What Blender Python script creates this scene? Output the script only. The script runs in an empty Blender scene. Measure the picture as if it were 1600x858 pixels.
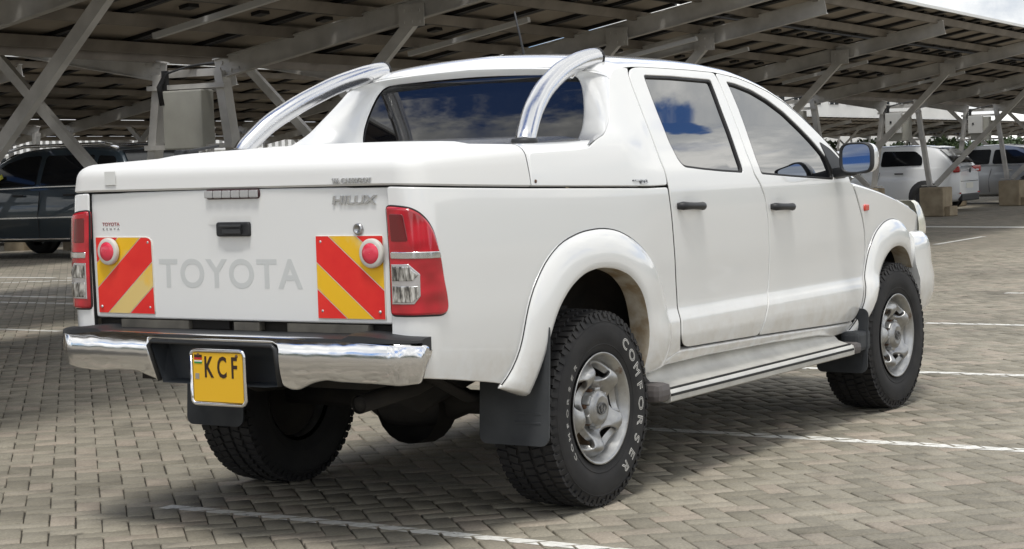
import bpy, bmesh, math, random
import numpy as np
from mathutils import Vector, Matrix
from mathutils.geometry import delaunay_2d_cdt
random.seed(7); RNG = np.random.default_rng(7)
SC = bpy.context.scene; COL = SC.collection
rad = math.radians
# ------------------------------------------------------------------ camera
CAM_LOC = (-6.3132, -4.5572, 1.3432); CAM_YAW, CAM_PITCH, CAM_ROLL, FPX = 32.8724, -3.3413, -1.7364, 2954.9589
cam = bpy.data.cameras.new('camera'); camo = bpy.data.objects.new('camera', cam); COL.objects.link(camo)
ya, pi_, ro = rad(CAM_YAW), rad(CAM_PITCH), rad(CAM_ROLL)
fw = Vector((math.cos(ya)*math.cos(pi_), math.sin(ya)*math.cos(pi_), math.sin(pi_)))
rt = Vector((math.sin(ya), -math.cos(ya), 0)); up = rt.cross(fw)
r2 = rt*math.cos(ro)+up*math.sin(ro); u2 = -rt*math.sin(ro)+up*math.cos(ro)
m = Matrix((r2, u2, -fw)).transposed().to_4x4(); m.translation = Vector(CAM_LOC)
camo.matrix_world = m
cam.sensor_width = 36; cam.lens = 36*FPX/1600; cam.clip_start = .1; cam.clip_end = 4000
SC.camera = camo
# ------------------------------------------------------------------ world, sun, exposure
SUN_EL, SUN_AZ = 70, 208          # degrees; azimuth counted from +X towards +Y
w = bpy.data.worlds.new('World'); SC.world = w; w.use_nodes = True
nt = w.node_tree; N = nt.nodes; Lk = nt.links
for n in list(N): N.remove(n)
out = N.new('ShaderNodeOutputWorld'); bg = N.new('ShaderNodeBackground'); bg.inputs['Strength'].default_value = .108
sky = N.new('ShaderNodeTexSky'); sky.sky_type = 'NISHITA'; sky.sun_disc = False
sky.sun_elevation = rad(SUN_EL); sky.sun_rotation = rad(90-SUN_AZ); sky.altitude = 1600; sky.air_density = 1.0; sky.dust_density = .6; sky.ozone_density = 2
tc = N.new('ShaderNodeTexCoord'); sep = N.new('ShaderNodeSeparateXYZ'); Lk.new(tc.outputs['Generated'], sep.inputs[0])
def wm(op, a, b=None, c=None):
    n = N.new('ShaderNodeMath'); n.operation = op
    for i, v in enumerate((a, b, c)):
        if v is None: continue
        if isinstance(v, (int, float)): n.inputs[i].default_value = v
        else: Lk.new(v, n.inputs[i])
    return n.outputs[0]
den = wm('ADD', wm('MAXIMUM', sep.outputs[2], 0.0), .22)
cmb = N.new('ShaderNodeCombineXYZ'); Lk.new(wm('DIVIDE', sep.outputs[0], den), cmb.inputs[0]); Lk.new(wm('DIVIDE', sep.outputs[1], den), cmb.inputs[1])
def wnoise(scale, detail, rough, off):
    mp = N.new('ShaderNodeMapping'); mp.inputs['Location'].default_value = off; Lk.new(cmb.outputs[0], mp.inputs['Vector'])
    t = N.new('ShaderNodeTexNoise'); t.inputs['Scale'].default_value = scale; t.inputs['Detail'].default_value = detail; t.inputs['Roughness'].default_value = rough
    Lk.new(mp.outputs[0], t.inputs['Vector']); return t.outputs['Fac']
n1 = wnoise(1.25, 8, .55, (3.1, 1.7, 0)); n2 = wnoise(2.3, 6, .55, (.4, 6.2, 0))
def wramp(src, stops):
    r = N.new('ShaderNodeValToRGB'); Lk.new(src, r.inputs[0]); e = r.color_ramp.elements
    while len(e) < len(stops): e.new(.5)
    for el, (p, c) in zip(e, stops): el.position = p; el.color = c if len(c) == 4 else (*c, 1)
    return r.outputs[0]
mask = wramp(n1, [(.40, (0, 0, 0)), (.47, (1, 1, 1))])
tn2 = N.new('ShaderNodeTexNoise'); tn2.inputs['Scale'].default_value = 15; tn2.inputs['Detail'].default_value = 7; tn2.inputs['Roughness'].default_value = .66; Lk.new(tc.outputs['Generated'], tn2.inputs['Vector'])
ccol = wramp(wm('ADD', wm('MULTIPLY', n2, .45), wm('MULTIPLY', tn2.outputs['Fac'], .55)), [(.37, (6.0, 6.4, 6.9)), (.50, (9.2, 9.3, 9.2)), (.60, (14.0, 13.8, 13.2))])
# two clear openings in the cloud deck
tn = N.new('ShaderNodeTexNoise'); tn.inputs['Scale'].default_value = 26; tn.inputs['Detail'].default_value = 6; tn.inputs['Roughness'].default_value = .6; Lk.new(tc.outputs['Generated'], tn.inputs['Vector'])
tn3 = N.new('ShaderNodeTexNoise'); tn3.inputs['Scale'].default_value = 48; tn3.inputs['Detail'].default_value = 6; tn3.inputs['Roughness'].default_value = .6; Lk.new(tc.outputs['Generated'], tn3.inputs['Vector'])
def opening(d, radius, soft, ragged, tn):
    d = Vector(d).normalized(); vm = N.new('ShaderNodeVectorMath'); vm.operation = 'DOT_PRODUCT'; Lk.new(tc.outputs['Generated'], vm.inputs[0]); vm.inputs[1].default_value = d
    ang = wm('ARCCOSINE', wm('MINIMUM', vm.outputs['Value'], .99999)); a2 = wm('ADD', ang, wm('MULTIPLY', wm('SUBTRACT', tn.outputs['Fac'], .5), ragged))
    mr = N.new('ShaderNodeMapRange'); mr.interpolation_type = 'SMOOTHSTEP'; Lk.new(a2, mr.inputs[0]); mr.inputs[1].default_value = radius-soft; mr.inputs[2].default_value = radius+soft; return mr.outputs[0]
mask = wm('MULTIPLY', wm('MULTIPLY', mask, opening((.8865, -.310, .345), .0165, .0050, .055, tn3)), opening((-.46, .48, .74), .25, .05, .28, tn))
tint = N.new('ShaderNodeMixRGB'); tint.blend_type = 'MULTIPLY'; tint.inputs[0].default_value = 1; tint.inputs[2].default_value = (.64, .86, 1.22, 1); Lk.new(sky.outputs[0], tint.inputs[1])
mx = N.new('ShaderNodeMixRGB'); Lk.new(mask, mx.inputs[0]); Lk.new(tint.outputs[0], mx.inputs[1]); Lk.new(ccol, mx.inputs[2])
Lk.new(mx.outputs[0], bg.inputs[0]); Lk.new(bg.outputs[0], out.inputs[0])
sl = bpy.data.lights.new('sun', 'SUN'); sl.energy = 2.0; sl.angle = rad(13); sl.color = (1, .968, .915)
so = bpy.data.objects.new('sun', sl); COL.objects.link(so)
sd = Vector((math.cos(rad(SUN_EL))*math.cos(rad(SUN_AZ)), math.cos(rad(SUN_EL))*math.sin(rad(SUN_AZ)), math.sin(rad(SUN_EL))))
so.rotation_euler = (-sd).to_track_quat('-Z', 'Y').to_euler(); so.location = sd*50
SC.view_settings.view_transform = 'Standard'; SC.view_settings.look = 'None'; SC.view_settings.gamma = 1
SC.view_settings.use_curve_mapping = False
SC.view_settings.exposure = 0.15
# ------------------------------------------------------------------ helpers
def tag(o, label=None, cat=None, group=None, kind=None):
    if label: o['label'] = label
    if cat: o['category'] = cat
    if group: o['group'] = group
    if kind: o['kind'] = kind
    return o
def thing(name, label, cat, loc=(0, 0, 0), rz=0, group=None):
    o = bpy.data.objects.new(name, None); COL.objects.link(o); o.location = loc; o.rotation_euler = (0, 0, rz); o.empty_display_size = .2
    return tag(o, label, cat, group)
def link(name, me, mat, parent=None):
    o = bpy.data.objects.new(name, me); COL.objects.link(o)
    for mm in (mat if isinstance(mat, (list, tuple)) else [mat]):
        if mm is not None: me.materials.append(mm)
    if parent: o.parent = parent
    return o
class MB:
    """collects vertices and faces (and optional custom normals) for one mesh object"""
    def __init__(s): s.v = []; s.f = []; s.n = []; s.mi = []; s.sm = []
    def add(s, v, f, nrm=None, mi=0, smooth=False):
        b = len(s.v); s.v += [tuple(map(float, p)) for p in v]
        s.n += [tuple(map(float, p)) for p in nrm] if nrm is not None else [None]*len(v)
        s.f += [tuple(b+i for i in q) for q in f]; s.mi += [mi]*len(f); s.sm += [smooth]*len(f)
    def box(s, c, sz, R=None, mi=0, bev=0.0):
        x, y, z = sz[0]/2, sz[1]/2, sz[2]/2
        if bev <= 0:
            v = [(a, b, d) for a in (-x, x) for b in (-y, y) for d in (-z, z)]
            f = [(0, 1, 3, 2), (4, 6, 7, 5), (0, 4, 5, 1), (2, 3, 7, 6), (0, 2, 6, 4), (1, 5, 7, 3)]
        else:
            bm = bmesh.new(); bmesh.ops.create_cube(bm, size=1)
            for q in bm.verts: q.co = Vector((q.co.x*2*x, q.co.y*2*y, q.co.z*2*z))
            bmesh.ops.bevel(bm, geom=bm.edges[:], offset=bev, segments=2, affect='EDGES', profile=.6)
            bm.verts.index_update(); v = [q.co[:] for q in bm.verts]; f = [[q.index for q in fc.verts] for fc in bm.faces]; bm.free()
        if R is not None: v = [tuple(R @ Vector(p)) for p in v]
        s.add([(p[0]+c[0], p[1]+c[1], p[2]+c[2]) for p in v], f, mi=mi); return s
    def beam(s, a, b, wd, h, upv=(0, 0, 1), mi=0, bev=0):
        a, b = Vector(a), Vector(b); d = b-a; L = d.length; d.normalize(); u = Vector(upv)
        sd_ = d.cross(u)
        if sd_.length < 1e-4: sd_ = d.cross(Vector((1, 0, 0)))
        sd_.normalize(); u = sd_.cross(d)
        s.box((a+b)/2, (L, wd, h), Matrix((d, sd_, u)).transposed(), mi, bev); return s
    def tube(s, pts, r, n=12, cap=True, mi=0, flat=1.0, upv=None):
        pts = [Vector(p) for p in pts]; rr = r if isinstance(r, (list, tuple)) else [r]*len(pts)
        v = []; f = []; prev = None
        for i, p in enumerate(pts):
            t = (pts[min(i+1, len(pts)-1)]-pts[max(i-1, 0)]).normalized()
            if prev is None:
                a = Vector(upv) if upv else (Vector((0, 0, 1)) if abs(t.z) < .9 else Vector((1, 0, 0)))
            else: a = prev
            b = t.cross(a).normalized(); a = b.cross(t).normalized(); prev = a
            for k in range(n):
                th = 2*math.pi*k/n; v.append(p+a*math.cos(th)*rr[i]*flat+b*math.sin(th)*rr[i])
        for i in range(len(pts)-1):
            for k in range(n):
                f.append((i*n+k, i*n+(k+1) % n, (i+1)*n+(k+1) % n, (i+1)*n+k))
        if cap: f.append(tuple(range(n))[::-1]); f.append(tuple((len(pts)-1)*n+k for k in range(n)))
        s.add(v, f, mi=mi, smooth=True); return s
    def lathe(s, prof, n=48, axis='y', c=(0, 0, 0), mi=0, a0=0, smooth=True, close=False):
        v = []; f = []
        for (r, h) in prof:
            for k in range(n):
                th = a0+2*math.pi*k/n; x, z = r*math.cos(th), r*math.sin(th)
                v.append({'y': (x, h, z), 'x': (h, x, z), 'z': (x, z, h)}[axis])
        v = [(p[0]+c[0], p[1]+c[1], p[2]+c[2]) for p in v]
        m_ = len(prof)
        for i in range(m_ if close else m_-1):
            j = (i+1) % m_
            for k in range(n): f.append((i*n+k, i*n+(k+1) % n, j*n+(k+1) % n, j*n+k))
        s.add(v, f, mi=mi, smooth=smooth); return s
    def grid(s, rows, mi=0, smooth=True, nrm=None, closed=False, flip=False):
        m_, n = len(rows), len(rows[0]); v = [p for r in rows for p in r]; f = []
        for i in range(m_-1):
            for k in range(n if closed else n-1):
                q = (i*n+k, i*n+(k+1) % n, (i+1)*n+(k+1) % n, (i+1)*n+k); f.append(q[::-1] if flip else q)
        s.add(v, f, mi=mi, smooth=smooth, nrm=nrm); return s
    def mesh(s, name, mirror=False):
        me = bpy.data.meshes.new(name)
        v = [(x, -y, z) for x, y, z in s.v] if mirror else s.v; f = [q[::-1] for q in s.f] if mirror else s.f
        me.from_pydata(v, [], f); me.polygons.foreach_set('material_index', s.mi); me.polygons.foreach_set('use_smooth', s.sm)
        me.update()
        if any(n is not None for n in s.n):
            ns = [(0, 0, 0) if n is None else ((n[0], -n[1], n[2]) if mirror else n) for n in s.n]
            me.normals_split_custom_set_from_vertices(ns)
        return me
    def build(s, name, mat, parent=None, mirror=False): return link(name, s.mesh(name, mirror), mat, parent)
def both(mb, name, mat, parent):
    """right side part and its mirror image on the left"""
    a = mb.build(name, mat, parent); b = mb.build(name, mat, parent, mirror=True); return a, b
def smooth_angle(o, deg=35):
    me = o.data
    me.polygons.foreach_set('use_smooth', [True]*len(me.polygons))
    me.set_sharp_from_angle(angle=rad(deg))
    return o
def text_mesh(txt, size, extrude=.001, bevel=0.0, outline=0.0, align='CENTER', sx=1.0, shear=0.0, res=3, offset=0.0, space=1.0):
    cu = bpy.data.curves.new('lettering', 'FONT'); cu.body = txt; cu.size = size; cu.align_x = align; cu.align_y = 'CENTER'; cu.resolution_u = res
    cu.shear = shear; cu.space_character = space
    if outline > 0: cu.fill_mode = 'NONE'; cu.bevel_depth = outline; cu.bevel_resolution = 0
    else: cu.extrude = extrude; cu.bevel_depth = bevel; cu.bevel_resolution = 1; cu.offset = offset
    o = bpy.data.objects.new('lettering', cu); COL.objects.link(o)
    dg = bpy.context.evaluated_depsgraph_get(); dg.update()
    me = bpy.data.meshes.new_from_object(o.evaluated_get(dg)); bpy.data.objects.remove(o); bpy.data.curves.remove(cu)
    v = [(p.co.x*sx, p.co.y, p.co.z) for p in me.vertices]; f = [tuple(p.vertices) for p in me.polygons]; bpy.data.meshes.remove(me)
    return v, f
# ------------------------------------------------------------------ materials
def mat(name, col=(.5, .5, .5), rough=.5, metal=0.0, coat=0.0, spec=.5, ior=1.5, coat_rough=.03):
    ma = bpy.data.materials.new(name); ma.use_nodes = True; b = ma.node_tree.nodes['Principled BSDF']
    b.inputs['Base Color'].default_value = (*col, 1); b.inputs['Roughness'].default_value = rough; b.inputs['Metallic'].default_value = metal
    b.inputs['Coat Weight'].default_value = coat; b.inputs['Coat Roughness'].default_value = coat_rough
    b.inputs['Specular IOR Level'].default_value = spec; b.inputs['IOR'].default_value = ior
    return ma
class NT:
    def __init__(s, ma): s.t = ma.node_tree; s.N = s.t.nodes; s.L = s.t.links; s.b = s.N['Principled BSDF']
    def new(s, typ, **kw):
        n = s.N.new(typ)
        for k, v in kw.items(): setattr(n, k, v)
        return n
    def inp(s, n, i, v):
        if hasattr(v, 'is_output') or isinstance(v, bpy.types.NodeSocket): s.L.new(v, n.inputs[i])
        else: n.inputs[i].default_value = v
    def math(s, op, *a):
        n = s.new('ShaderNodeMath', operation=op)
        for i, v in enumerate(a): s.inp(n, i, v)
        return n.outputs[0]
    def coord(s, which='Object', scale=None, rz=0, loc=(0, 0, 0)):
        c = s.new('ShaderNodeTexCoord').outputs[which]
        if scale is None: return c
        mp = s.new('ShaderNodeMapping'); mp.inputs['Scale'].default_value = scale if isinstance(scale, tuple) else (scale,)*3
        mp.inputs['Rotation'].default_value = (0, 0, rz); mp.inputs['Location'].default_value = loc
        s.L.new(c, mp.inputs[0]); return mp.outputs[0]
    def noise(s, vec, scale=5, detail=4, rough=.55):
        n = s.new('ShaderNodeTexNoise'); s.L.new(vec, n.inputs['Vector']); n.inputs['Scale'].default_value = scale; n.inputs['Detail'].default_value = detail; n.inputs['Roughness'].default_value = rough
        return n.outputs['Fac']
    def ramp(s, src, stops, interp='LINEAR'):
        r = s.new('ShaderNodeValToRGB'); s.L.new(src, r.inputs[0]); e = r.color_ramp.elements; r.color_ramp.interpolation = interp
        while len(e) < len(stops): e.new(.5)
        for el, (p, c) in zip(e, stops): el.position = p; el.color = (c, c, c, 1) if isinstance(c, (int, float)) else (*c, 1)
        return r.outputs[0]
    def mix(s, fac, a, b, mode='MIX'):
        n = s.new('ShaderNodeMixRGB', blend_type=mode)
        for i, v in enumerate((fac, a, b)):
            if isinstance(v, tuple): n.inputs[i].default_value = (*v, 1)
            else: s.inp(n, i, v)
        return n.outputs[0]
    def set(s, name, v):
        if isinstance(v, tuple): s.b.inputs[name].default_value = (*v, 1)
        else: s.inp(s.b, name, v)
    def bump(s, h, strength=.3, dist=.01):
        n = s.new('ShaderNodeBump'); n.inputs['Strength'].default_value = strength; n.inputs['Distance'].default_value = dist
        s.L.new(h, n.inputs['Height']); s.L.new(n.outputs[0], s.b.inputs['Normal'])
def noisy(name, c1, c2, rough=.6, metal=0, scale=6, lo=.35, hi=.65, bump=0, bscale=60, bdist=.002, coat=0, which='Object', detail=5, r2=None):
    ma = mat(name, c1, rough, metal, coat); t = NT(ma); v = t.coord(which); f = t.noise(v, scale, detail)
    t.set('Base Color', t.ramp(f, [(lo, c1), (hi, c2)]))
    if r2 is not None: t.set('Roughness', t.ramp(t.noise(v, scale*1.7, 4), [(.35, rough), (.65, r2)]))
    if bump: t.bump(t.noise(v, bscale, 4), bump, bdist)
    return ma
# surfaces of the pickup body -------------------------------------------------
def pch(xs, ys, x):
    xs = np.asarray(xs, float); ys = np.asarray(ys, float); x = np.clip(np.asarray(x, float), xs[0], xs[-1])
    h = np.diff(xs); d = np.diff(ys)/h; mm = np.zeros_like(ys); mm[0] = d[0]; mm[-1] = d[-1]
    for i in range(1, len(xs)-1):
        if d[i-1]*d[i] > 0:
            w1 = 2*h[i]+h[i-1]; w2 = h[i]+2*h[i-1]; mm[i] = (w1+w2)/(w1/d[i-1]+w2/d[i])
    i = np.clip(np.searchsorted(xs, x)-1, 0, len(h)-1); t = (x-xs[i])/h[i]
    return ys[i]*(1+2*t)*(1-t)**2+mm[i]*h[i]*t*(1-t)**2+ys[i+1]*t*t*(3-2*t)+mm[i+1]*h[i]*t*t*(t-1)
def sstep(a, b, x):
    t = np.clip((x-a)/(b-a), 0, 1); return t*t*(3-2*t)
CZ = [.38, .44, .50, .56, .61, .655, .73, .80, .95, 1.10, 1.20, 1.28, 1.36, 1.45, 1.55, 1.65, 1.74, 1.80]
CW = [.77, .80, .828, .848, .857, .856, .841, .843, .851, .853, .850, .838, .812, .778, .735, .692, .652, .615]
BZ = [.38, .45, .58, .70, .85, 1.00, 1.15, 1.27, 1.36, 1.42, 1.50, 1.60, 1.80]
BW = [.79, .80, .832, .850, .858, .858, .852, .842, .828, .812, .770, .72, .62]
def halfw(x, z):
    x = np.asarray(x, float); z = np.asarray(z, float); b = sstep(.30, .60, x)
    w = pch(CZ, CW, z)*b+pch(BZ, BW, z)*(1-b)
    return w-.12*(np.maximum(x-2.75, 0)/1.15)**2.3-.012*(np.maximum(-.55-x, 0)/.6)**2
XR, RC = -1.125, .095
def side(a, z):
    a = np.asarray(a, float); z = np.asarray(z, float); A0 = XR+RC; w = halfw(np.maximum(a, A0), z)
    t = np.clip((A0-a)/RC, 0, np.pi/2); rest = np.maximum(A0-a-RC*np.pi/2, 0)
    x = np.where(a >= A0, a, A0-RC*np.sin(t)); y = np.where(a >= A0, w, w-RC+RC*np.cos(t)-rest)
    return np.stack(np.broadcast_arrays(x, -y, z), -1)
XT = -1.118
def tail(y, z):
    y = np.asarray(y, float); z = np.asarray(z, float)
    return np.stack(np.broadcast_arrays(XT+.010*(y/.69)**2+0*z, y, z), -1)
def bumpf(y, z):
    y = np.asarray(y, float); z = np.asarray(z, float); ay = np.abs(y)
    x = -1.245+.045*(ay/.85)**2+.055*sstep(.74, .868, ay)**1.5
    x = x+.9*(np.maximum(.69-z, 0))**1.6+2.6*np.maximum(z-.69, 0)**2
    return np.stack(np.broadcast_arrays(x, y, z), -1)
def mnorm(mp, p):
    """unit normals of a mapped surface (points p: n x 2)"""
    e = 1e-3; a = mp(p[:, 0]+e, p[:, 1])-mp(p[:, 0]-e, p[:, 1]); b = mp(p[:, 0], p[:, 1]+e)-mp(p[:, 0], p[:, 1]-e)
    n = np.cross(a, b); return n/np.linalg.norm(n, axis=1, keepdims=True), a/np.linalg.norm(a, axis=1, keepdims=True), b/np.linalg.norm(b, axis=1, keepdims=True)
def resample(p, step, closed=True):
    p = np.asarray(p, float); q = np.vstack([p, p[:1]]) if closed else p
    d = np.r_[0, np.cumsum(np.linalg.norm(np.diff(q, axis=0), axis=1))]; n = max(int(d[-1]/step), 3)
    t = np.linspace(0, d[-1], n+1); t = t[:-1] if closed else t
    return np.stack([np.interp(t, d, q[:, i]) for i in range(q.shape[1])], -1)
def smoothp(p, it, closed=True):
    p = p.copy()
    for _ in range(it):
        if closed: p = .5*p+.25*(np.roll(p, 1, 0)+np.roll(p, -1, 0))
        else: p[1:-1] = .5*p[1:-1]+.25*(p[:-2]+p[2:])
    return p
def area(p): return .5*np.sum(p[:, 0]*np.roll(p[:, 1], -1)-np.roll(p[:, 0], -1)*p[:, 1])
def offs(p, d):
    """offset a closed CCW polygon inwards by d"""
    t = np.roll(p, -1, 0)-np.roll(p, 1, 0); t /= np.linalg.norm(t, axis=1, keepdims=True)+1e-12
    return p+np.stack([-t[:, 1], t[:, 0]], -1)*d
def inpoly(pts, poly):
    x, y = pts[:, 0][:, None], pts[:, 1][:, None]; a = poly; b = np.roll(poly, -1, 0)
    c = ((a[:, 1] > y) != (b[:, 1] > y)) & (x < (b[:, 0]-a[:, 0])*(y-a[:, 1])/(b[:, 1]-a[:, 1]+1e-15)+a[:, 0])
    return c.sum(1) % 2 == 1
def bdist(pts, poly):
    a = poly; b = np.roll(poly, -1, 0); d = b-a; L2 = (d**2).sum(1)+1e-15
    t = np.clip(((pts[:, None]-a)*d).sum(2)/L2, 0, 1); return np.sqrt((((a+t[..., None]*d)-pts[:, None])**2).sum(2)).min(1)
def panel(mp, outline, holes=(), inset=.0028, r=.006, depth=.018, step=.05, bstep=.02, off=0.0, sm=2, hsm=2, flip=False, mb=None, sink=None, mi=0, hole_r=.004, dark=False):
    """a sheet-metal panel: outline (2-D) mapped on a surface, with rolled edges and a skirt turned inwards"""
    mb = mb or MB(); V = []; NR = []; F_ = []
    def prep(o, s, ins):
        o = np.asarray(o, float)
        if area(o) < 0: o = o[::-1]
        o = smoothp(resample(o, bstep), s); return offs(o, ins)
    P = prep(outline, sm, inset); H = [prep(h, hsm, -.0) for h in holes]
    def emit(p2, dn, tilt=None):
        n, a, b = mnorm(mp, p2); q = mp(p2[:, 0], p2[:, 1]); s = -1 if flip else 1
        dd = dn(p2) if callable(dn) else dn
        dd = np.broadcast_to(np.asarray(dd, float), (len(p2),))
        pos = q+n*s*(off+dd)[:, None]
        if sink is not None: pos = pos+n*s*sink(p2)[:, None]
        nn = n*s
        if tilt is not None:
            o2, w_ = tilt; nn = nn*(1-w_)+(a*o2[:, :1]+b*o2[:, 1:])*w_; nn /= np.linalg.norm(nn, axis=1, keepdims=True)
        i0 = len(V); V.extend(pos); NR.extend(nn); return i0
    def outdir(p):
        t = np.roll(p, -1, 0)-np.roll(p, 1, 0); t /= np.linalg.norm(t, axis=1, keepdims=True)+1e-12; return np.stack([t[:, 1], -t[:, 0]], -1)
    DK = []
    def rings(P, sgn, rr):
        o2 = outdir(P)*sgn
        lv = [(0.0, -rr-depth, .9), (0.0, -rr, .85), (rr*.3, -rr*.3, .5), (rr, 0.0, 0.0)]
        ids = [emit(offs(P, sgn*i), dn, (o2, w_)) for i, dn, w_ in lv]; n = len(P)
        for a, b in zip(ids[:-1], ids[1:]):
            for k in range(n):
                q = (a+k, a+(k+1) % n, b+(k+1) % n, b+k)
                if a == ids[0]: DK.append(len(F_))
                F_.append(q if (sgn > 0) != flip else q[::-1])
        return offs(P, sgn*rr), ids[-1]
    Pi, i0 = rings(P, 1, r)
    pts2 = [Pi]; idmap = list(range(i0, i0+len(Pi))); edges = [(k, (k+1) % len(Pi)) for k in range(len(Pi))]
    Hi = []
    for h in H:
        hh, j0 = rings(h, -1, hole_r); Hi.append(hh); b = len(idmap); idmap += list(range(j0, j0+len(hh))); pts2.append(hh)
        edges += [(b+k, b+(k+1) % len(hh)) for k in range(len(hh))]
    lo, hi = Pi.min(0), Pi.max(0); gx, gy = np.meshgrid(np.arange(lo[0]+step*.37, hi[0], step), np.arange(lo[1]+step*.41, hi[1], step)); g = np.stack([gx.ravel(), gy.ravel()], -1)
    if len(g):
        k = inpoly(g, Pi); g = g[k]
        if len(g): g = g[bdist(g, Pi) > step*.35]
        for hh in Hi:
            if len(g): g = g[~inpoly(g, hh)]
            if len(g): g = g[bdist(g, hh) > step*.35]
    if len(g):
        j0 = emit(g, 0.0); idmap += list(range(j0, j0+len(g))); pts2.append(g)
    allp = np.vstack(pts2)
    rv, re_, rf, ov, oe, of_ = delaunay_2d_cdt([Vector(p) for p in allp], edges, [], 0, 1e-7)
    rv2 = np.array([tuple(p) for p in rv])
    cen = np.array([rv2[list(f)].mean(0) for f in rf]); keep = inpoly(cen, Pi)
    for hh in Hi: keep &= ~inpoly(cen, hh)
    back = [idmap[o[0]] if o else None for o in ov]
    for f, kk in zip(rf, keep):
        if not kk: continue
        q = [back[i] for i in f]
        if None in q: continue
        a2 = area(rv2[list(f)]); q = q if a2 > 0 else q[::-1]
        F_.append(tuple(q[::-1]) if flip else tuple(q))
    m0 = len(mb.mi); mb.add(V, F_, nrm=NR, mi=mi, smooth=True)
    if dark:  # skirt faces take the painted shade colour so the gaps read dark
        for i in DK: mb.mi[m0+i] = 1
    return mb
def rrect(cx, cy, w_, h_, r_, n=5):
    p = []
    for sx, sy, a0 in ((1, 1, 0), (-1, 1, 90), (-1, -1, 180), (1, -1, 270)):
        for k in range(n+1):
            a = rad(a0+90*k/n); p.append((cx+sx*(w_/2-r_)+r_*math.cos(a), cy+sy*(h_/2-r_)+r_*math.sin(a)))
    return p
# ------------------------------------------------------------------ ground
PAVE = mat('paver_concrete', (.25, .24, .21), .88); t = NT(PAVE)
at = t.new('ShaderNodeAttribute', attribute_name='tone').outputs['Fac']
ob = t.coord('Object')
c0 = t.ramp(at, [(0, (.195, .177, .137)), (.35, (.245, .223, .175)), (.7, (.275, .250, .198)), (1, (.315, .268, .215))])
fine = t.noise(ob, 90, 5, .7); big = t.noise(ob, .55, 5, .6); mid = t.noise(ob, 7, 5, .65)
c1 = t.mix(1.0, c0, t.ramp(fine, [(.3, .72), (.7, 1.25)]), 'MULTIPLY')
c2 = t.mix(1.0, c1, t.ramp(big, [(.32, .74), (.6, 1.10)]), 'MULTIPLY')
c3 = t.mix(1.0, c2, t.ramp(mid, [(.30, .78), (.52, 1.05)]), 'MULTIPLY')
stain = t.ramp(t.noise(ob, 1.15, 3, .5), [(.64, 1.0), (.70, .72)]); spots = t.ramp(t.noise(ob, 6.5, 2, .5), [(.73, 1.0), (.77, .62)]); c3 = t.mix(1.0, t.mix(1.0, c3, stain, 'MULTIPLY'), spots, 'MULTIPLY')
t.set('Base Color', c3); t.bump(fine, .35, .003)
SAND = noisy('joint_sand', (.025, .022, .017), (.075, .067, .052), .95, scale=30)
# far paving: the same herringbone written as a texture, where single joints are below a pixel
FAR = mat('far_paving', (.25, .24, .21), .88); t = NT(FAR)
ob = t.coord('Object', 10.0, rad(-45.8)); sp = t.new('ShaderNodeSeparateXYZ'); t.L.new(ob, sp.inputs[0])
ix = t.math('FLOOR', sp.outputs[0]); iy = t.math('FLOOR', sp.outputs[1]); fx = t.math('FRACT', sp.outputs[0]); fy = t.math('FRACT', sp.outputs[1])
k4 = t.math('FLOORED_MODULO', t.math('SUBTRACT', ix, iy), 4.0)
def eq(v): return t.math('COMPARE', k4, float(v), .1)
dl = t.math('ADD', fx, eq(1)); dr = t.math('ADD', t.math('SUBTRACT', 1.0, fx), eq(0)); db = t.math('ADD', fy, eq(2)); dt = t.math('ADD', t.math('SUBTRACT', 1.0, fy), eq(3))
dmin = t.math('MINIMUM', t.math('MINIMUM', dl, dr), t.math('MINIMUM', db, dt))
joint = t.math('LESS_THAN', dmin, .03)
cb = t.new('ShaderNodeCombineXYZ'); t.L.new(t.math('SUBTRACT', ix, eq(1)), cb.inputs[0]); t.L.new(t.math('SUBTRACT', iy, eq(2)), cb.inputs[1])
wn = t.new('ShaderNodeTexWhiteNoise', noise_dimensions='2D'); t.L.new(cb.outputs[0], wn.inputs['Vector'])
o2 = t.coord('Object')
c0 = t.ramp(wn.outputs['Value'], [(0, (.195, .177, .137)), (.35, (.245, .223, .175)), (.7, (.275, .250, .198)), (1, (.315, .268, .215))])
c2 = t.mix(1.0, c0, t.ramp(t.noise(o2, .55, 5, .6), [(.32, .80), (.6, 1.08)]), 'MULTIPLY')
c3 = t.mix(joint, c2, (.09, .082, .065)); t.set('Base Color', c3)

GA = rad(45.8); CGX, CGY = math.cos(GA), math.sin(GA)
WCX, WCY = CAM_LOC[0], CAM_LOC[1]; WR0, WR1, WA = 2.5, 26.0, rad(33); WYAW = rad(CAM_YAW)
def in_wedge(x, y, pad=0.0):
    dx, dy = x-WCX, y-WCY; r_ = np.hypot(dx, dy); a_ = np.arctan2(dy, dx)-WYAW
    return (r_ > WR0-pad) & (r_ < WR1+pad) & (np.abs(a_) < WA+pad/np.maximum(r_, .5))
def raw_mesh(name, v, quads, tone=None):
    me = bpy.data.meshes.new(name); nv, nf = len(v), len(quads)
    me.vertices.add(nv); me.vertices.foreach_set('co', v.astype(np.float32).ravel())
    me.loops.add(nf*4); me.loops.foreach_set('vertex_index', quads.astype(np.int32).ravel())
    me.polygons.add(nf); me.polygons.foreach_set('loop_start', np.arange(0, nf*4, 4, dtype=np.int32)); me.polygons.foreach_set('loop_total', np.full(nf, 4, np.int32))
    if tone is not None:
        a = me.attributes.new('tone', 'FLOAT', 'POINT'); a.data.foreach_set('value', tone.astype(np.float32))
    me.update(calc_edges=True); return me
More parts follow.
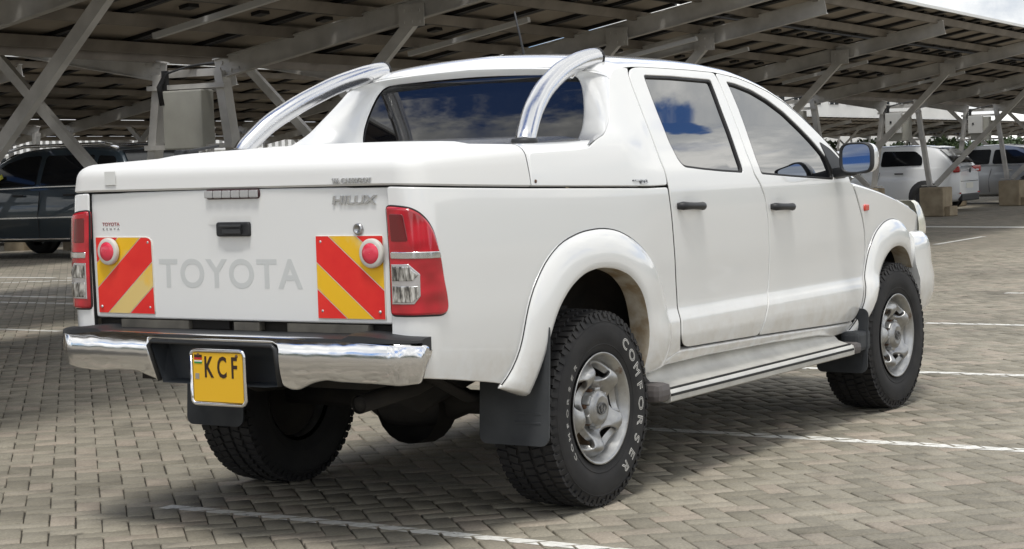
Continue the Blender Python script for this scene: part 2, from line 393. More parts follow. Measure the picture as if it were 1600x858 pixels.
# single pavers, laid in a 45 degree herringbone
ext = 30; cx_, cy_ = WCX+13*math.cos(WYAW), WCY+13*math.sin(WYAW)
uc, vc = (cx_*CGX+cy_*CGY)/.1, (-cx_*CGY+cy_*CGX)/.1
I, J = np.meshgrid(np.arange(int(uc)-230, int(uc)+230), np.arange(int(vc)-230, int(vc)+230)); I = I.ravel(); J = J.ravel()
K = (I-J) % 4
h0 = K == 0; v0 = K == 3
bi = np.r_[I[h0], I[v0]]; bj = np.r_[J[h0], J[v0]]; bw = np.r_[np.full(h0.sum(), 2), np.full(v0.sum(), 1)]; bh = 3-bw
cu, cv = (bi+bw/2)*.1, (bj+bh/2)*.1
gx, gy = cu*CGX-cv*CGY, cu*CGY+cv*CGX
k = in_wedge(gx, gy); bi, bj, bw, bh, cu, cv, gx, gy = [q[k] for q in (bi, bj, bw, bh, cu, cv, gx, gy)]
nb = len(bi)
gap = .0018+RNG.random(nb)*.0018; hw, hh = bw*.05-gap, bh*.05-gap
cu = cu+RNG.normal(0, .0008, nb); cv = cv+RNG.normal(0, .0008, nb)
rot = RNG.normal(0, .006, nb); dz = RNG.normal(0, .0010, nb); tu, tv = RNG.normal(0, .007, nb), RNG.normal(0, .007, nb)
corner = np.array([(-1, -1), (1, -1), (1, 1), (-1, 1)], float); VV = np.zeros((nb, 12, 3)); ch = .0035
for lv, (ins, zz) in enumerate(((0, -.03), (0, -.0035), (ch, 0))):
    for c in range(4):
        a = corner[c, 0]*(hw-ins); b = corner[c, 1]*(hh-ins)
        ur, vr = a*np.cos(rot)-b*np.sin(rot), a*np.sin(rot)+b*np.cos(rot)
        VV[:, lv*4+c, 0] = (cu+ur)*CGX-(cv+vr)*CGY; VV[:, lv*4+c, 1] = (cu+ur)*CGY+(cv+vr)*CGX
        VV[:, lv*4+c, 2] = zz+dz+ur*tu+vr*tv
q = []
for lv in (0, 4):
    for c in range(4): q.append((lv+c, lv+(c+1) % 4, lv+4+(c+1) % 4, lv+4+c))
q.append((8, 9, 10, 11)); q = np.array(q)
Q = (q[None]+12*np.arange(nb)[:, None, None]).reshape(-1, 4)
pm = raw_mesh('paving_blocks', VV.reshape(-1, 3), Q, np.repeat(RNG.random(nb), 12))
tag(link('paving_blocks', pm, PAVE), kind='structure')
# sand bed under them, far paving sheet around them
def sheet(name, rings, a0, a1, n, z, mat_):
    mb = MB(); rows = [[(WCX+r_*math.cos(a0+(a1-a0)*k/n), WCY+r_*math.sin(a0+(a1-a0)*k/n), z) for k in range(n+1)] for r_ in rings]
    return mb.grid(rows, smooth=False)
g1 = sheet('g', (WR0-1, 10, WR1+.1), WYAW-WA-.0, WYAW+WA+.0, 24, -.010, SAND); tag(g1.build('sand_bed', SAND), kind='structure')
g2 = MB()
for rr_, a0, a1 in (((WR1-.35, 45, 90, 200, 600, 2500), WYAW-WA, WYAW+WA), ((.0, WR0, 8, WR1, 45, 90, 200, 600, 2500), WYAW+WA, WYAW+2*math.pi-WA), ((0, WR0), WYAW-WA, WYAW+WA)):
    n = 40; rows = [[(WCX+r_*math.cos(a0+(a1-a0)*k/n), WCY+r_*math.sin(a0+(a1-a0)*k/n), -.004) for k in range(n+1)] for r_ in rr_]; g2.grid(rows, smooth=False)
tag(g2.build('ground', FAR), kind='structure')
# painted bay lines: the top face of every paver, clipped to the line
PAINT = mat('road_paint', (.72, .71, .66), .75); t = NT(PAINT); ob = t.coord('Object')
tr_ = t.new('ShaderNodeBsdfTransparent'); mxs = t.new('ShaderNodeMixShader'); wear = t.math('ADD', t.math('MULTIPLY', t.noise(ob, 26, 6, .7), .65), t.math('MULTIPLY', t.noise(ob, 5, 4), .4))
t.L.new(t.ramp(wear, [(.36, 0.0), (.46, .97)]), mxs.inputs[0]); t.L.new(tr_.outputs[0], mxs.inputs[1]); t.L.new(t.b.outputs[0], mxs.inputs[2])
t.L.new(mxs.outputs[0], t.N['Material Output'].inputs[0]); t.set('Base Color', t.ramp(t.noise(ob, 40, 4), [(.3, (.62, .61, .55)), (.65, (.82, .81, .77))]))
TOP = VV[:, 8:12, :]
def clip(poly, nx, ny, c):
    outp = []
    for a, b in zip(poly, poly[1:]+poly[:1]):
        da, db_ = a[0]*nx+a[1]*ny-c, b[0]*nx+b[1]*ny-c
        if da >= 0: outp.append(a)
        if da*db_ < 0:
            s_ = da/(da-db_); outp.append(tuple(a[i]+(b[i]-a[i])*s_ for i in range(3)))
    return outp
def paint_line(p, q_, wdt):
    p, q_ = np.array(p, float), np.array(q_, float); d = (q_-p); L = np.linalg.norm(d); d /= L; nn = np.array([-d[1], d[0]])
    mb = MB(); al = (gx-p[0])*d[0]+(gy-p[1])*d[1]; ac = (gx-p[0])*nn[0]+(gy-p[1])*nn[1]
    for b in np.nonzero((al > -.2) & (al < L+.2) & (np.abs(ac) < wdt/2+.15))[0]:
        poly = [tuple(v) for v in TOP[b]]
        for nx, ny, c in ((nn[0], nn[1], p@nn-wdt/2), (-nn[0], -nn[1], -(p@nn)-wdt/2), (d[0], d[1], p@d), (-d[0], -d[1], -(q_@d))):
            poly = clip(poly, nx, ny, c)
            if len(poly) < 3: break
        if len(poly) >= 3: mb.add([(v[0], v[1], v[2]+.0012) for v in poly], [tuple(range(len(poly)))])
    # beyond the single pavers the line is one strip on the far paving
    n = 30
    for i in range(n):
        a, b = p+d*L*i/n, p+d*L*(i+1)/n; c = (a+b)/2
        if not in_wedge(c[0], c[1], .1): mb.add([(*(a-nn*wdt/2), .001), (*(b-nn*wdt/2), .001), (*(b+nn*wdt/2), .001), (*(a+nn*wdt/2), .001)], [(0, 1, 2, 3)])
    if mb.v: tag(mb.build('parking_line', PAINT), kind='structure')
for x_, y0, y1, w_ in ((-.70, .78, -6, .075), (1.94, .75, -6, .10), (4.68, .75, -6, .10), (7.86, .75, -6, .10), (11.0, 1.15, -6, .10), (14.0, 1.2, -6, .10),
                       (5.42, 7.75, 15, .10), (8.02, 7.9, 15.5, .10), (8.78, 9.0, 16, .10), (11.7, 8, 16, .10)):
    paint_line((x_, y0), (x_, y1), w_)
paint_line((10.74, 14.4), (12.6, 12.0), .10); paint_line((26.4, 8.6), (24.2, .5), .45); paint_line((19.9, 5.1), (22.3, 5.2), .10)
# ------------------------------------------------------------------ solar carports
AZ = rad(4.5); E1 = Vector((math.cos(AZ), math.sin(AZ), 0)); E2 = Vector((-math.sin(AZ), math.cos(AZ), 0))
def RW(s, t_, z): return E1*s+E2*t_+Vector((0, 0, z))
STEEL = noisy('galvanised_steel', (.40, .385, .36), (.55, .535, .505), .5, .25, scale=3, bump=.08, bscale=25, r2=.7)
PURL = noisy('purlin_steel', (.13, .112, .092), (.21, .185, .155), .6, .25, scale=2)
BACK = mat('panel_backsheet', (.20, .18, .16), .75); t = NT(BACK)
t.set('Base Color', t.ramp(t.noise(t.coord('Object'), .9, 3), [(.3, (.25, .215, .175)), (.7, (.36, .315, .26))]))
FRAME = mat('panel_frame', (.02, .02, .021), .5, .3); CELL = mat('solar_glass', (.012, .018, .045), .08, 0, 1)
BOXM = noisy('inverter_paint', (.30, .295, .26), (.36, .355, .315), .5, scale=3); GREYBOX = mat('cabinet_paint', (.52, .52, .50), .5)
CONC = noisy('footing_concrete', (.25, .20, .135), (.38, .315, .22), .92, scale=3.5, bump=.35, bscale=18, bdist=.01)
LAMP = mat('batten_housing', (.55, .55, .54), .5); CABLE = mat('cable', (.012, .012, .013), .6); WHITEM = mat('white_trim', (.78, .78, .76), .5)
SLOPE = .19
def shared(mesh_, name, mat_, parent, loc=None, M=None):
    o = bpy.data.objects.new(name, mesh_); COL.objects.link(o); o.parent = parent
    if M is not None: o.matrix_local = M
    return o
def module_mesh():
    mb = MB(); L, Wd = 1.62, .98; mb.box((0, 0, 0), (L, Wd, .006), mi=0)
    for sx in (-1, 1): mb.box((sx*(L/2-.0151), 0, -.021), (.03, Wd-.122, .034), mi=1)
    for sy in (-1, 1): mb.box((0, sy*(Wd/2-.0301), -.021), (L, .06, .034), mi=1)
    mb.box((0, 0, .0065), (L-.02, Wd-.02, .006), mi=2); mb.box((.55, 0, -.02), (.12, .14, .03), mi=1)
    me = mb.mesh('solar_panel')
    for q_ in (BACK, FRAME, CELL): me.materials.append(q_)
    return me
MODULE = module_mesh()
def carport(label, tc_, ss, s_lo, s_hi, group, detail=True, zoff=0.0, bd=(.72, 2.80)):
    """V-roof solar carport: A-frames on footings, braces, rafters, purlins, modules"""
    root = thing('solar_carport', label, 'carport', tuple(RW(0, 0, 0)), AZ, group)
    lead = {-1: 1.0, 1: 1.0}
    def P(s, d, z): return Vector((s, tc_+d, z+zoff))        # local: x along the row, y across
    legm, rfm, brm = {}, {}, {}
    parts = []
    def zr(d): return 2.33+SLOPE*(abs(d)-.35)                 # rafter centre height
    for ki, s in enumerate(ss):
        for sg in (-1, 1):
            l = MB(); l.beam(P(s, sg*.60, .62), P(s, sg*.36, 2.30), .09, .13, (1, 0, 0)); l.box(P(s, sg*.60, .635), (.24, .30, .02)); l.build('leg', STEEL, root)
            b = MB(); b.beam(P(s, sg*bd[0], .64), P(s, sg*bd[1], zr(bd[1])-.09), .10, .075, (1, 0, 0)); b.build('brace', STEEL, root)
            gp = MB(); gc = P(s-.045, sg*bd[1], zr(bd[1])-.05); gp.box(gc, (.010, .26, .20))
            for gy in (-.08, 0, .08):
                for gz in (-.06, .04): gp.box(gc+Vector((-.008, gy, gz)), (.012, .026, .026))
            gp.build('gusset_plate', STEEL, root)
            r_ = MB(); a, c = P(s, sg*.30, zr(.30)), P(s, sg*4.32, zr(4.32))
            r_.beam(a, c, .012, .185); u_ = Vector((0, -sg*SLOPE, 1)).normalized()
            for e in (-1, 1): r_.beam(a+u_*e*.0925, c+u_*e*.0925, .075, .012, u_)
            for i in range(3):
                for j in (-1, 1): r_.box(a+(c-a).normalized()*(.08+.09*i)+u_*j*.045+Vector((-.012, 0, 0)), (.012, .028, .028))
            r_.build('rafter', STEEL, root)
            f = MB(); f.box(P(s, sg*bd[0], .30), (.72, .50, .60), bev=.03); f.box(P(s+.05, sg*(bd[0]+.30), .10), (.60, .12, .20), bev=.02); f.build('footing', CONC, root)
        if detail:
            for z in (1.60, 2.17): g = MB(); g.box(P(s-.075, 0, z), (.05, .92+.2*(2.2-z), .045)); g.build('crossbar', STEEL, root)
            g = MB(); g.box(P(s, 0, 2.30), (.04, .72, .07)); g.build('head_plate', STEEL, root)
            c = MB(); c.box(P(s-.06, .0, 1.855), (.20, .46, .56), bev=.015); c.build('inverter_box', BOXM, root)
            if s > 20: c = MB(); c.box(P(s-.22, .08, 1.95), (.10, .34, .42), bev=.01); c.box(P(s-.275, .13, 1.97), (.012, .04, .05), mi=1); c.build('switch_box', [GREYBOX, CABLE], root)
            w_ = MB()
            for j in range(4):
                x0 = s-.10-.02*j; w_.tube([P(x0, .30-.03*j, 2.0), P(x0, .33-.03*j, 2.18), P(x0+.02, .26-.03*j, 2.30), P(x0+.05, .0-.02*j, 2.36), P(x0+.3, -.3+.05*j, 2.40)], .009, 6)
            w_.box(P(s-.09, .24, 2.22), (.05, .05, .22)); w_.build('cable_bundle', CABLE, root)
        if detail:
            for sg in (-1, 1):
                bt = MB(); sm_ = s+2.2; bt.beam(P(sm_, sg*1.1, zr(1.1)+.03), P(sm_, sg*2.5, zr(2.5)+.03), .06, .05, (0, 0, 1)); bt.build('batten_light', LAMP, root)
    for sg in (-1, 1):
        for i, d in enumerate((.42, 1.18, 1.94, 2.70, 3.46, 4.20)):
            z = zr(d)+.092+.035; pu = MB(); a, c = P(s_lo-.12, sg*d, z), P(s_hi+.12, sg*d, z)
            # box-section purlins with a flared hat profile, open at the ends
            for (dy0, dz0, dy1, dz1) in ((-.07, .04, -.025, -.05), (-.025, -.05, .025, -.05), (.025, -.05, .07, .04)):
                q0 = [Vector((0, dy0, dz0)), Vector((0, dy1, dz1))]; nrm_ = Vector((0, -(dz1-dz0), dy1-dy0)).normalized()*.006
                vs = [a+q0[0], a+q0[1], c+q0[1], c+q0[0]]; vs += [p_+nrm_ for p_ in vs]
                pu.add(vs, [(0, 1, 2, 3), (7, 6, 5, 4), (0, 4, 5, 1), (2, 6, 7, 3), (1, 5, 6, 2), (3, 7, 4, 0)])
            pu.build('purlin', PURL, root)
        ed = MB(); zc_ = zr(4.47)+.175; ed.beam(P(s_lo, sg*4.47, zc_), P(s_hi, sg*4.47, zc_), .03, .04); ed.build('edge_trim', WHITEM, root)
    # modules: portrait across the slope, nearest hundred as parts, the rest as one
    mods = []; n = int((s_hi-s_lo)/1.0); cosl = 1/math.hypot(1, SLOPE)
    for sg in (-1, 1):
        for row in range(3):
            d = .30+.69+row*1.385
            for i in range(n):
                s = s_lo+.5+i*1.0; ctr = P(s, sg*d, zr(d)+.092+.115)
                yv = Vector((1, 0, 0)); xv = Vector((0, sg, SLOPE)).normalized(); zv = xv.cross(yv)*1.0
                if zv.z < 0: zv = -zv; yv = -yv
                M = Matrix((xv, yv, zv)).transposed().to_4x4(); M.translation = ctr
                W_ = RW(ctr.x, ctr.y, ctr.z); mods.append(((W_-Vector(CAM_LOC)).length, M))
    mods.sort(key=lambda q_: q_[0])
    for _, M in mods[:100]: shared(MODULE, 'solar_panel', None, root, M=M @ Matrix.Diagonal((.845, 1, 1, 1)))
    if len(mods) > 100:
        mb = MB(); L, Wd = 1.369, .98
        for _, M in mods[100:]:
            for c_, sz, mi in (((0, 0, 0), (L, Wd, .006), 0), ((0, 0, .0065), (L-.02, Wd-.02, .006), 2), ((0, Wd/2-.0301, -.021), (L, .06, .034), 1), ((0, -Wd/2+.0301, -.021), (L, .06, .034), 1)):
                b0 = len(mb.v); mb.box(c_, sz, mi=mi); mb.v[b0:] = [tuple(M @ Vector(p_)) for p_ in mb.v[b0:]]
        tag(mb.build('solar_panel', [BACK, FRAME, CELL], root), kind='stuff')
    return root
carport('solar carport on steel A-frames behind the pickup, beside the tailgate, nearest left canopy', 7.2, (-.4, 3.77, 7.86, 12.15), -6.5, 12.5, 'solar canopies over the car park', bd=(.45, 2.50))
carport('long solar carport receding to the right above the white hatchback', 7.55, (14.75, 19.85, 25.6, 32.1, 38.7, 45.3, 52, 58.6), 13.6, 61, 'solar canopies over the car park')
carport('shaded solar carport standing over the dark green SUV, second row', 20.4, (-1, 4.4, 9.8, 15.2, 20.6, 26), -3, 33, 'solar canopies over the car park', False, -.1)
carport('solar carport third row back on the left, far behind the dark green SUV', 33.4, (9, 15, 21, 27, 33, 39, 45, 51, 57), 6, 61, 'solar canopies over the car park', False)
carport('distant solar carport seen through the gap above the door mirror', 32.2, (67, 73, 79, 85, 91, 97, 103, 109, 115, 121, 127, 133, 139, 145), 64, 150, 'solar canopies over the car park', False)
# ------------------------------------------------------------------ background: buildings, hedge, hills
CGR = Vector((math.cos(WYAW), math.sin(WYAW), 0)); CRT = Vector((math.sin(WYAW), -math.cos(WYAW), 0))
def at_px(u, dist, z=0):
    """ground point seen in pixel column u at the given depth (used once, to measure where far things stand)"""
    p = Vector(CAM_LOC)+CGR*dist+CRT*((u-800)/FPX*dist); p.z = z; return p
WALLW = noisy('white_render', (.66, .66, .64), (.76, .76, .74), .8, scale=.5); DARKW = mat('dark_window', (.02, .025, .03), .15); SLAT = mat('white_slat', (.80, .80, .79), .55)
ROOFD = mat('roof_sheet', (.25, .25, .26), .5)
def building(label, a, b, h, depth, cols, wz, wh, ww, slats=False):
    a = Vector(a); b = Vector(b); d = b-a; L = d.length; d.normalize()
    root = thing('building', label, 'building', tuple(a), math.atan2(d.y, d.x))
    mb = MB(); mb.box((L/2, depth/2, h/2), (L, depth, h)); mb.build('wall', WALLW, root)
    r_ = MB(); r_.box((L/2, depth/2, h+.10), (L+.6, depth+.6, .2)); r_.build('roof', ROOFD, root)
    for i in range(cols):
        x = L*(i+.5)/cols
        for z in wz:
            w_ = MB(); w_.box((x, -.03, z), (ww, .06, wh)); f = w_.build('window', DARKW, root)
            fr = MB()
            for sx in (-1, 0, 1): fr.box((x+sx*ww/2, -.075, z), (.07, .03, wh))
            fr.build('frame', SLAT, f)
    if slats:
        mb = MB(); n = int(L/.42)
        for i in range(n): mb.box((.2+i*.42, -.35, h-.55), (.20, .10, 1.1))
        for z in (h-1.12, h-.02): mb.box((L/2, -.35, z), (L, .12, .10))
        mb.build('slat_screen', SLAT, root)
    return root
pa, pb = at_px(-500, 122), at_px(640, 122)
building('long low white building with a slatted parapet behind the left canopies', pa, pb, 4.0, 8, 46, (2.35,), .7, .9, True)
pa, pb = at_px(1180, 150), at_px(1500, 168)
building('white building with dark windows seen above the distant canopy', pa, pb, 8.2, 10, 12, (5.9, 7.5), .9, 1.2)
LEAF = mat('leaf', (.05, .075, .025), .6); t = NT(LEAF); at = t.new('ShaderNodeAttribute', attribute_name='tone').outputs['Fac']
t.set('Base Color', t.ramp(at, [(0, (.022, .040, .014)), (.5, (.045, .075, .026)), (1, (.09, .115, .045))])); WOOD = noisy('bark', (.10, .075, .05), (.17, .13, .09), .9, scale=8)
def leaves(name, blobs, n, size, parent, seed):
    rg = np.random.default_rng(seed); V = []; tone = []
    wts = np.array([b[3]**2 for b in blobs]); wts = wts/wts.sum()
    for b, kk in zip(blobs, rg.multinomial(n, wts)):
        d = rg.normal(size=(kk, 3)); d /= np.linalg.norm(d, axis=1, keepdims=True); r_ = b[3]*rg.random((kk, 1))**.4
        c = np.array(b[:3])+d*r_*np.array([1, 1, b[4] if len(b) > 4 else .8]); bt = rg.random()*.5
        a1 = rg.normal(size=(kk, 3)); a1 /= np.linalg.norm(a1, axis=1, keepdims=True); a2 = np.cross(a1, rg.normal(size=(kk, 3))); a2 /= np.linalg.norm(a2, axis=1, keepdims=True)
        s = size*(.6+.8*rg.random((kk, 1)))
        V.append(np.stack([c-a1*s, c-a2*s*.55, c+a1*s, c+a2*s*.55], 1)); tone.append(np.clip(bt+rg.random(kk)*.5, 0, 1))
    V = np.concatenate(V); T_ = np.repeat(np.concatenate(tone), 4)
    me = raw_mesh(name, V.reshape(-1, 3), np.arange(len(V)*4).reshape(-1, 4), T_); return link(name, me, LEAF, parent)
for i, u in enumerate(np.linspace(1215, 1640, 14)):
    p = at_px(u, 118+RNG.random()*6); h_ = 2.1+RNG.random()*.5
    sh = thing('bush', 'dense green bush in the hedge under the distant canopy', 'bush', tuple(p), group='hedge bushes far behind the hatchbacks')
    st_ = MB(); st_.tube([(0, 0, 0), (.05, 0, h_*.4), (0, .1, h_*.7)], [.09, .06, .03], 6); st_.build('trunk', WOOD, sh)
    bl = [(RNG.normal(0, 1.2), RNG.normal(0, .6), h_*(.3+.4*RNG.random()), .55+.35*RNG.random()) for _ in range(7)]
    leaves('foliage', bl, 1500, .15, sh, 100+i)
# low hills on the other side of the car park (seen only mirrored in the glass)
HILL = mat('hill_scrub', (.055, .065, .045), .95); mb = MB(); rows = []
for r_, hz in ((420, 0), (600, 38), (760, 62), (900, 40)):
    rows.append([(r_*math.cos(a), r_*math.sin(a), hz*(.65+.35*math.sin(a*3.1)*math.sin(a*7.3+1)+.15*math.sin(a*17))-1) for a in np.linspace(rad(120), rad(372), 120)])
mb.grid(rows); tag(mb.build('hills', HILL), kind='structure')
# ------------------------------------------------------------------ parked cars
GLASS_BG = mat('tinted_glass', (.010, .011, .013), .08, 0, .12, .35, 1.4); TYRE_BG = mat('tyre_rubber', (.022, .022, .022), .85); RIM_BG = mat('alloy', (.50, .50, .51), .35, .8)
BLACKP = mat('black_plastic', (.022, .022, .024), .55); REDL = mat('red_lens', (.42, .012, .012), .15, 0, .8); CHROMEB = mat('bright_trim', (.75, .75, .76), .2, 1.0); PLATEW = mat('plate', (.74, .73, .66), .5)
CLEARL = mat('clear_lens', (.62, .64, .66), .12, .3, .6)
def carpaint(name, c, metal=0): return mat(name, c, .32, metal, .9)
def wheel_bg(parent, x, y, r, sg):
    w_ = MB(); w_.lathe([(r*.62, .09), (r*.80, .105), (r*.95, .09), (r, .06), (r, -.06), (r*.95, -.09), (r*.62, -.09)], 28, 'y', (x, y, r)); o = w_.build('wheel', TYRE_BG, parent)
    m_ = MB(); yy = y+sg*.085
    m_.lathe([(r*.64, yy-y), (r*.60, yy-y-sg*.02), (r*.56, yy-y-sg*.05)], 28, 'y', (x, y, r)); m_.lathe([(.06, 0), (.001, sg*.01)], 12, 'y', (x, yy-sg*.02, r))
    for k in range(5):
        for e in (-.16, .16):
            a = 2*math.pi*k/5; m_.beam((x+.05*math.cos(a), yy-sg*.025, r+.05*math.sin(a)), (x+r*.62*math.cos(a+e), yy-sg*.02, r+r*.62*math.sin(a+e)), .045, .02, (0, 1, 0))
    m_.build('rim', RIM_BG, o)
def car(name, label, cat, loc, rz, col, body, cabin, wins, W, wheels, r, wt=.62, metal=0, extra=None, group=None):
    """body: (x, z_bottom, z_top, half width); cabin: roof outline (x, z) from the rear foot to the front foot; wins: side glass outlines"""
    root = thing(name, label, cat, tuple(loc), rz, group); pt = carpaint(name+'_paint', col, metal)
    B_ = np.array(body); xs = np.linspace(B_[0, 0], B_[-1, 0], 40); zb = pch(B_[:, 0], B_[:, 1], xs); zt = pch(B_[:, 0], B_[:, 2], xs); ww = pch(B_[:, 0], B_[:, 3], xs)
    rows = []
    for x, b, t_, w_ in zip(xs, zb, zt, ww):
        prof = [(0, b), (w_-.16, b), (w_-.05, b+.06), (w_-.01, b+(t_-b)*.28), (w_, b+(t_-b)*.55), (w_-.02, b+(t_-b)*.80), (w_-.045, t_-.03), (w_-.10, t_), (w_*.5, t_+.02), (0, t_+.025)]
        rows.append([(x, -y, z) for y, z in prof]+[(x, y, z) for y, z in prof[::-1][1:]])
    mb = MB(); mb.grid(rows, flip=True); n = len(rows[0]); mb.add(rows[0], [tuple(range(n))]); mb.add(rows[-1], [tuple(range(n))[::-1]])
    smooth_angle(mb.build('body', pt, root), 42)
    C_ = np.array(cabin); xa, xb_ = C_[0, 0], C_[-1, 0]; cx = np.linspace(0, 1, 44); d = np.r_[0, np.cumsum(np.linalg.norm(np.diff(C_, axis=0), axis=1))]; d /= d[-1]
    RX = pch(d, C_[:, 0], cx); RZ = pch(d, C_[:, 1], cx); zbelt = float(np.max(zt[(xs > xa) & (xs < xb_)]))-.02
    zt0, H_ = zbelt-.06, C_[:, 1].max(); wb = W/2-.05
    def sidew(z): return wb+(W/2*wt/.62*.71-wb)*np.clip((z-zbelt)/(H_-zbelt), 0, 1)**1.25
    rows = []
    for x, z in zip(RX, RZ):
        zz = max(z, zbelt-.03); e = float(sidew(zz-.05)); low = min(zbelt-.04, zz-.03)
        rows.append([(x, -float(sidew(low))+.0, low), (x, -float(sidew(low*.5+zz*.5)), low*.5+zz*.5), (x, -e, zz-.05), (x, -e+.03, zz-.015), (x, -e+.10, zz), (x, 0, zz+.025), (x, e-.10, zz), (x, e-.03, zz-.015), (x, e, zz-.05), (x, float(sidew(low*.5+zz*.5)), low*.5+zz*.5), (x, float(sidew(low)), low)])
    mb = MB(); mb.grid(rows, flip=True); smooth_angle(mb.build('cabin', pt, root), 40)
    mp = lambda a, z: np.stack(np.broadcast_arrays(a, -(sidew(z)+.006), z), -1)
    for o_ in wins: both(panel(mp, o_, inset=0, r=.004, depth=.01, step=.12, bstep=.05, sm=1), 'side_window', GLASS_BG, root)
    def endglass(i0, i1, nm):
        mb = MB(); rr = []
        for i in np.linspace(i0, i1, 8):
            x = np.interp(i, np.arange(44), RX); z = np.interp(i, np.arange(44), RZ); e = float(sidew(z-.05))-.07; s = -1 if i0 < 20 else 1
            rr.append([(x+s*.012, e*q_, z+.018+.012*(1-q_*q_)) for q_ in np.linspace(-1, 1, 9)])
        mb.grid(rr); mb.build(nm, GLASS_BG, root)
    zr_ = zbelt+.04; i_top = int(np.argmax(RZ > H_-.08)); i_lo = int(np.argmax(RZ > zr_)); endglass(i_lo, i_top-1, 'rear_window')
    j_top = 43-int(np.argmax(RZ[::-1] > H_-.08)); j_lo = 43-int(np.argmax(RZ[::-1] > zr_)); endglass(j_lo, j_top+1, 'windscreen')
    for x in wheels:
        for sg in (-1, 1):
            w_ = float(np.interp(x, xs, ww)); a = MB(); a.lathe([(r*1.16, .0), (r*1.14, sg*.006), (.02, sg*.006)], 28, 'y', (x, sg*(w_-.002), r+.02)); a.build('wheel_arch', BLACKP, root)
            wheel_bg(root, x, sg*(w_-.075), r, sg)
    if extra: extra(root, pt, mp)
    return root
def strip(root, mp_w, pts, name, m_, hgt=.02, out_=.004, sides=(-1, 1)):
    for sg in sides:
        mb = MB()
        for (x0, z0), (x1, z1) in zip(pts[:-1], pts[1:]):
            mb.beam((x0, sg*(mp_w(x0, z0)+out_), z0), (x1, sg*(mp_w(x1, z1)+out_), z1), .012, hgt, (0, 0, 1))
        mb.build(name, m_, root)
# white hatchback
def golf_extra(root, pt, mp):
    for sg in (-1, 1):
        b = MB(); b.box((-2.03, sg*.70, .93), (.16, .34, .15), Matrix.Rotation(sg*.30, 3, 'Z'), bev=.035); o = b.build('tail_light', REDL, root)
        c = MB(); c.box((-2.075, sg*.645, .90), (.10, .14, .04), Matrix.Rotation(sg*.26, 3, 'Z'), bev=.01); c.build('lamp_strip', CLEARL, o)
        b = MB(); b.box((-2.10, sg*.62, .40), (.04, .26, .03), Matrix.Rotation(sg*.25, 3, 'Z'), bev=.008); b.build('reflector', REDL, root)
        b = MB(); b.box((1.98, sg*.62, .70), (.20, .40, .15), Matrix.Rotation(-sg*.3, 3, 'Z'), bev=.04); b.build('headlight', CLEARL, root)
        b = MB(); b.box((.78, sg*.99, 1.0), (.10, .20, .14), bev=.04); b.build('door_mirror', pt, root)
        for x in (.20, -.78): b = MB(); b.box((x, sg*.895, .86), (.20, .03, .028), bev=.01); b.build('door_handle', BLACKP, root)
    b = MB(); b.box((-2.10, 0, .30), (.10, 1.34, .16), bev=.03); b.build('rear_diffuser', BLACKP, root)
    b = MB(); b.box((-2.125, 0, .56), (.012, .52, .12), bev=.004); b.build('number_plate', PLATEW, root)
    b = MB(); b.lathe([(.055, 0), (.055, -.01), (.043, -.014), (.001, -.012)], 20, 'x', (-2.135, 0, .90)); b.build('badge', BLACKP, root)
    b = MB(); b.beam((-2.125, -.66, .66), (-2.125, .66, .66), .008, .012); b.build('hatch_gap', BLACKP, root)
    b = MB(); b.box((-1.52, 0, 1.435), (.26, 1.06, .025), Matrix.Rotation(-.12, 3, 'Y'), bev=.010); b.build('roof_spoiler', pt, root)
    strip(root, lambda x, z: .892, [(-.28, .30), (-.26, .60), (-.34, .90)], 'door_gap', BLACKP, .006, 0)
hatch_body = [(-2.12, .30, .86, .74), (-2.06, .24, .97, .83), (-1.8, .20, 1.0, .885), (0, .18, .97, .90), (1.0, .19, .95, .89), (1.7, .22, .86, .85), (2.0, .24, .74, .76), (2.10, .28, .62, .66)]
hatch_cabin = [(-2.06, .98), (-1.84, 1.22), (-1.56, 1.40), (-1.2, 1.455), (-.5, 1.47), (.2, 1.44), (.55, 1.33), (1.2, .97)]
hatch_wins = [[(-1.30, 1.04), (-.34, 1.02), (-.36, 1.37), (-1.12, 1.355), (-1.29, 1.22)], [(-.26, 1.02), (.92, 1.01), (.45, 1.29), (.10, 1.38), (-.28, 1.375)]]
GOLF = at_px(1517, 42.5)+Vector((math.cos(rad(93)), math.sin(rad(93)), 0))*2.1
car('parked_hatchback', 'white hatchback with red tail lights behind the footing under the right canopy', 'car', (GOLF.x, GOLF.y, 0), rad(93), (.82, .84, .86), hatch_body, hatch_cabin, hatch_wins, 1.79, (-1.36, 1.30), .315, extra=golf_extra)
# silver saloon
def sedan_extra(root, pt, mp):
    for sg in (-1, 1):
        for x in (.15, -.85): b = MB(); b.box((x, sg*.905, .84), (.20, .03, .03), bev=.01); b.build('door_handle', CHROMEB, root)
        b = MB(); b.box((-2.24, sg*.66, .80), (.20, .36, .17), Matrix.Rotation(sg*.3, 3, 'Z'), bev=.04); b.build('tail_light', REDL, root)
        b = MB(); b.box((2.16, sg*.62, .66), (.20, .40, .14), Matrix.Rotation(-sg*.3, 3, 'Z'), bev=.04); b.build('headlight', CLEARL, root)
        b = MB(); b.box((.90, sg*1.0, .98), (.10, .20, .13), bev=.04); b.build('door_mirror', pt, root)
    strip(root, lambda x, z: .903, [(-.34, .30), (-.32, .60), (-.40, .88)], 'door_gap', BLACKP, .006, 0)
    strip(root, lambda x, z: .862, [(-1.5, .965), (-.4, .975), (1.0, .965)], 'window_trim', CHROMEB, .014, .0)
sedan_body = [(-2.34, .34, .84, .72), (-2.28, .28, .95, .82), (-1.9, .22, .97, .88), (0, .19, .95, .91), (1.1, .20, .92, .89), (1.9, .22, .80, .84), (2.2, .26, .68, .74), (2.30, .30, .58, .64)]
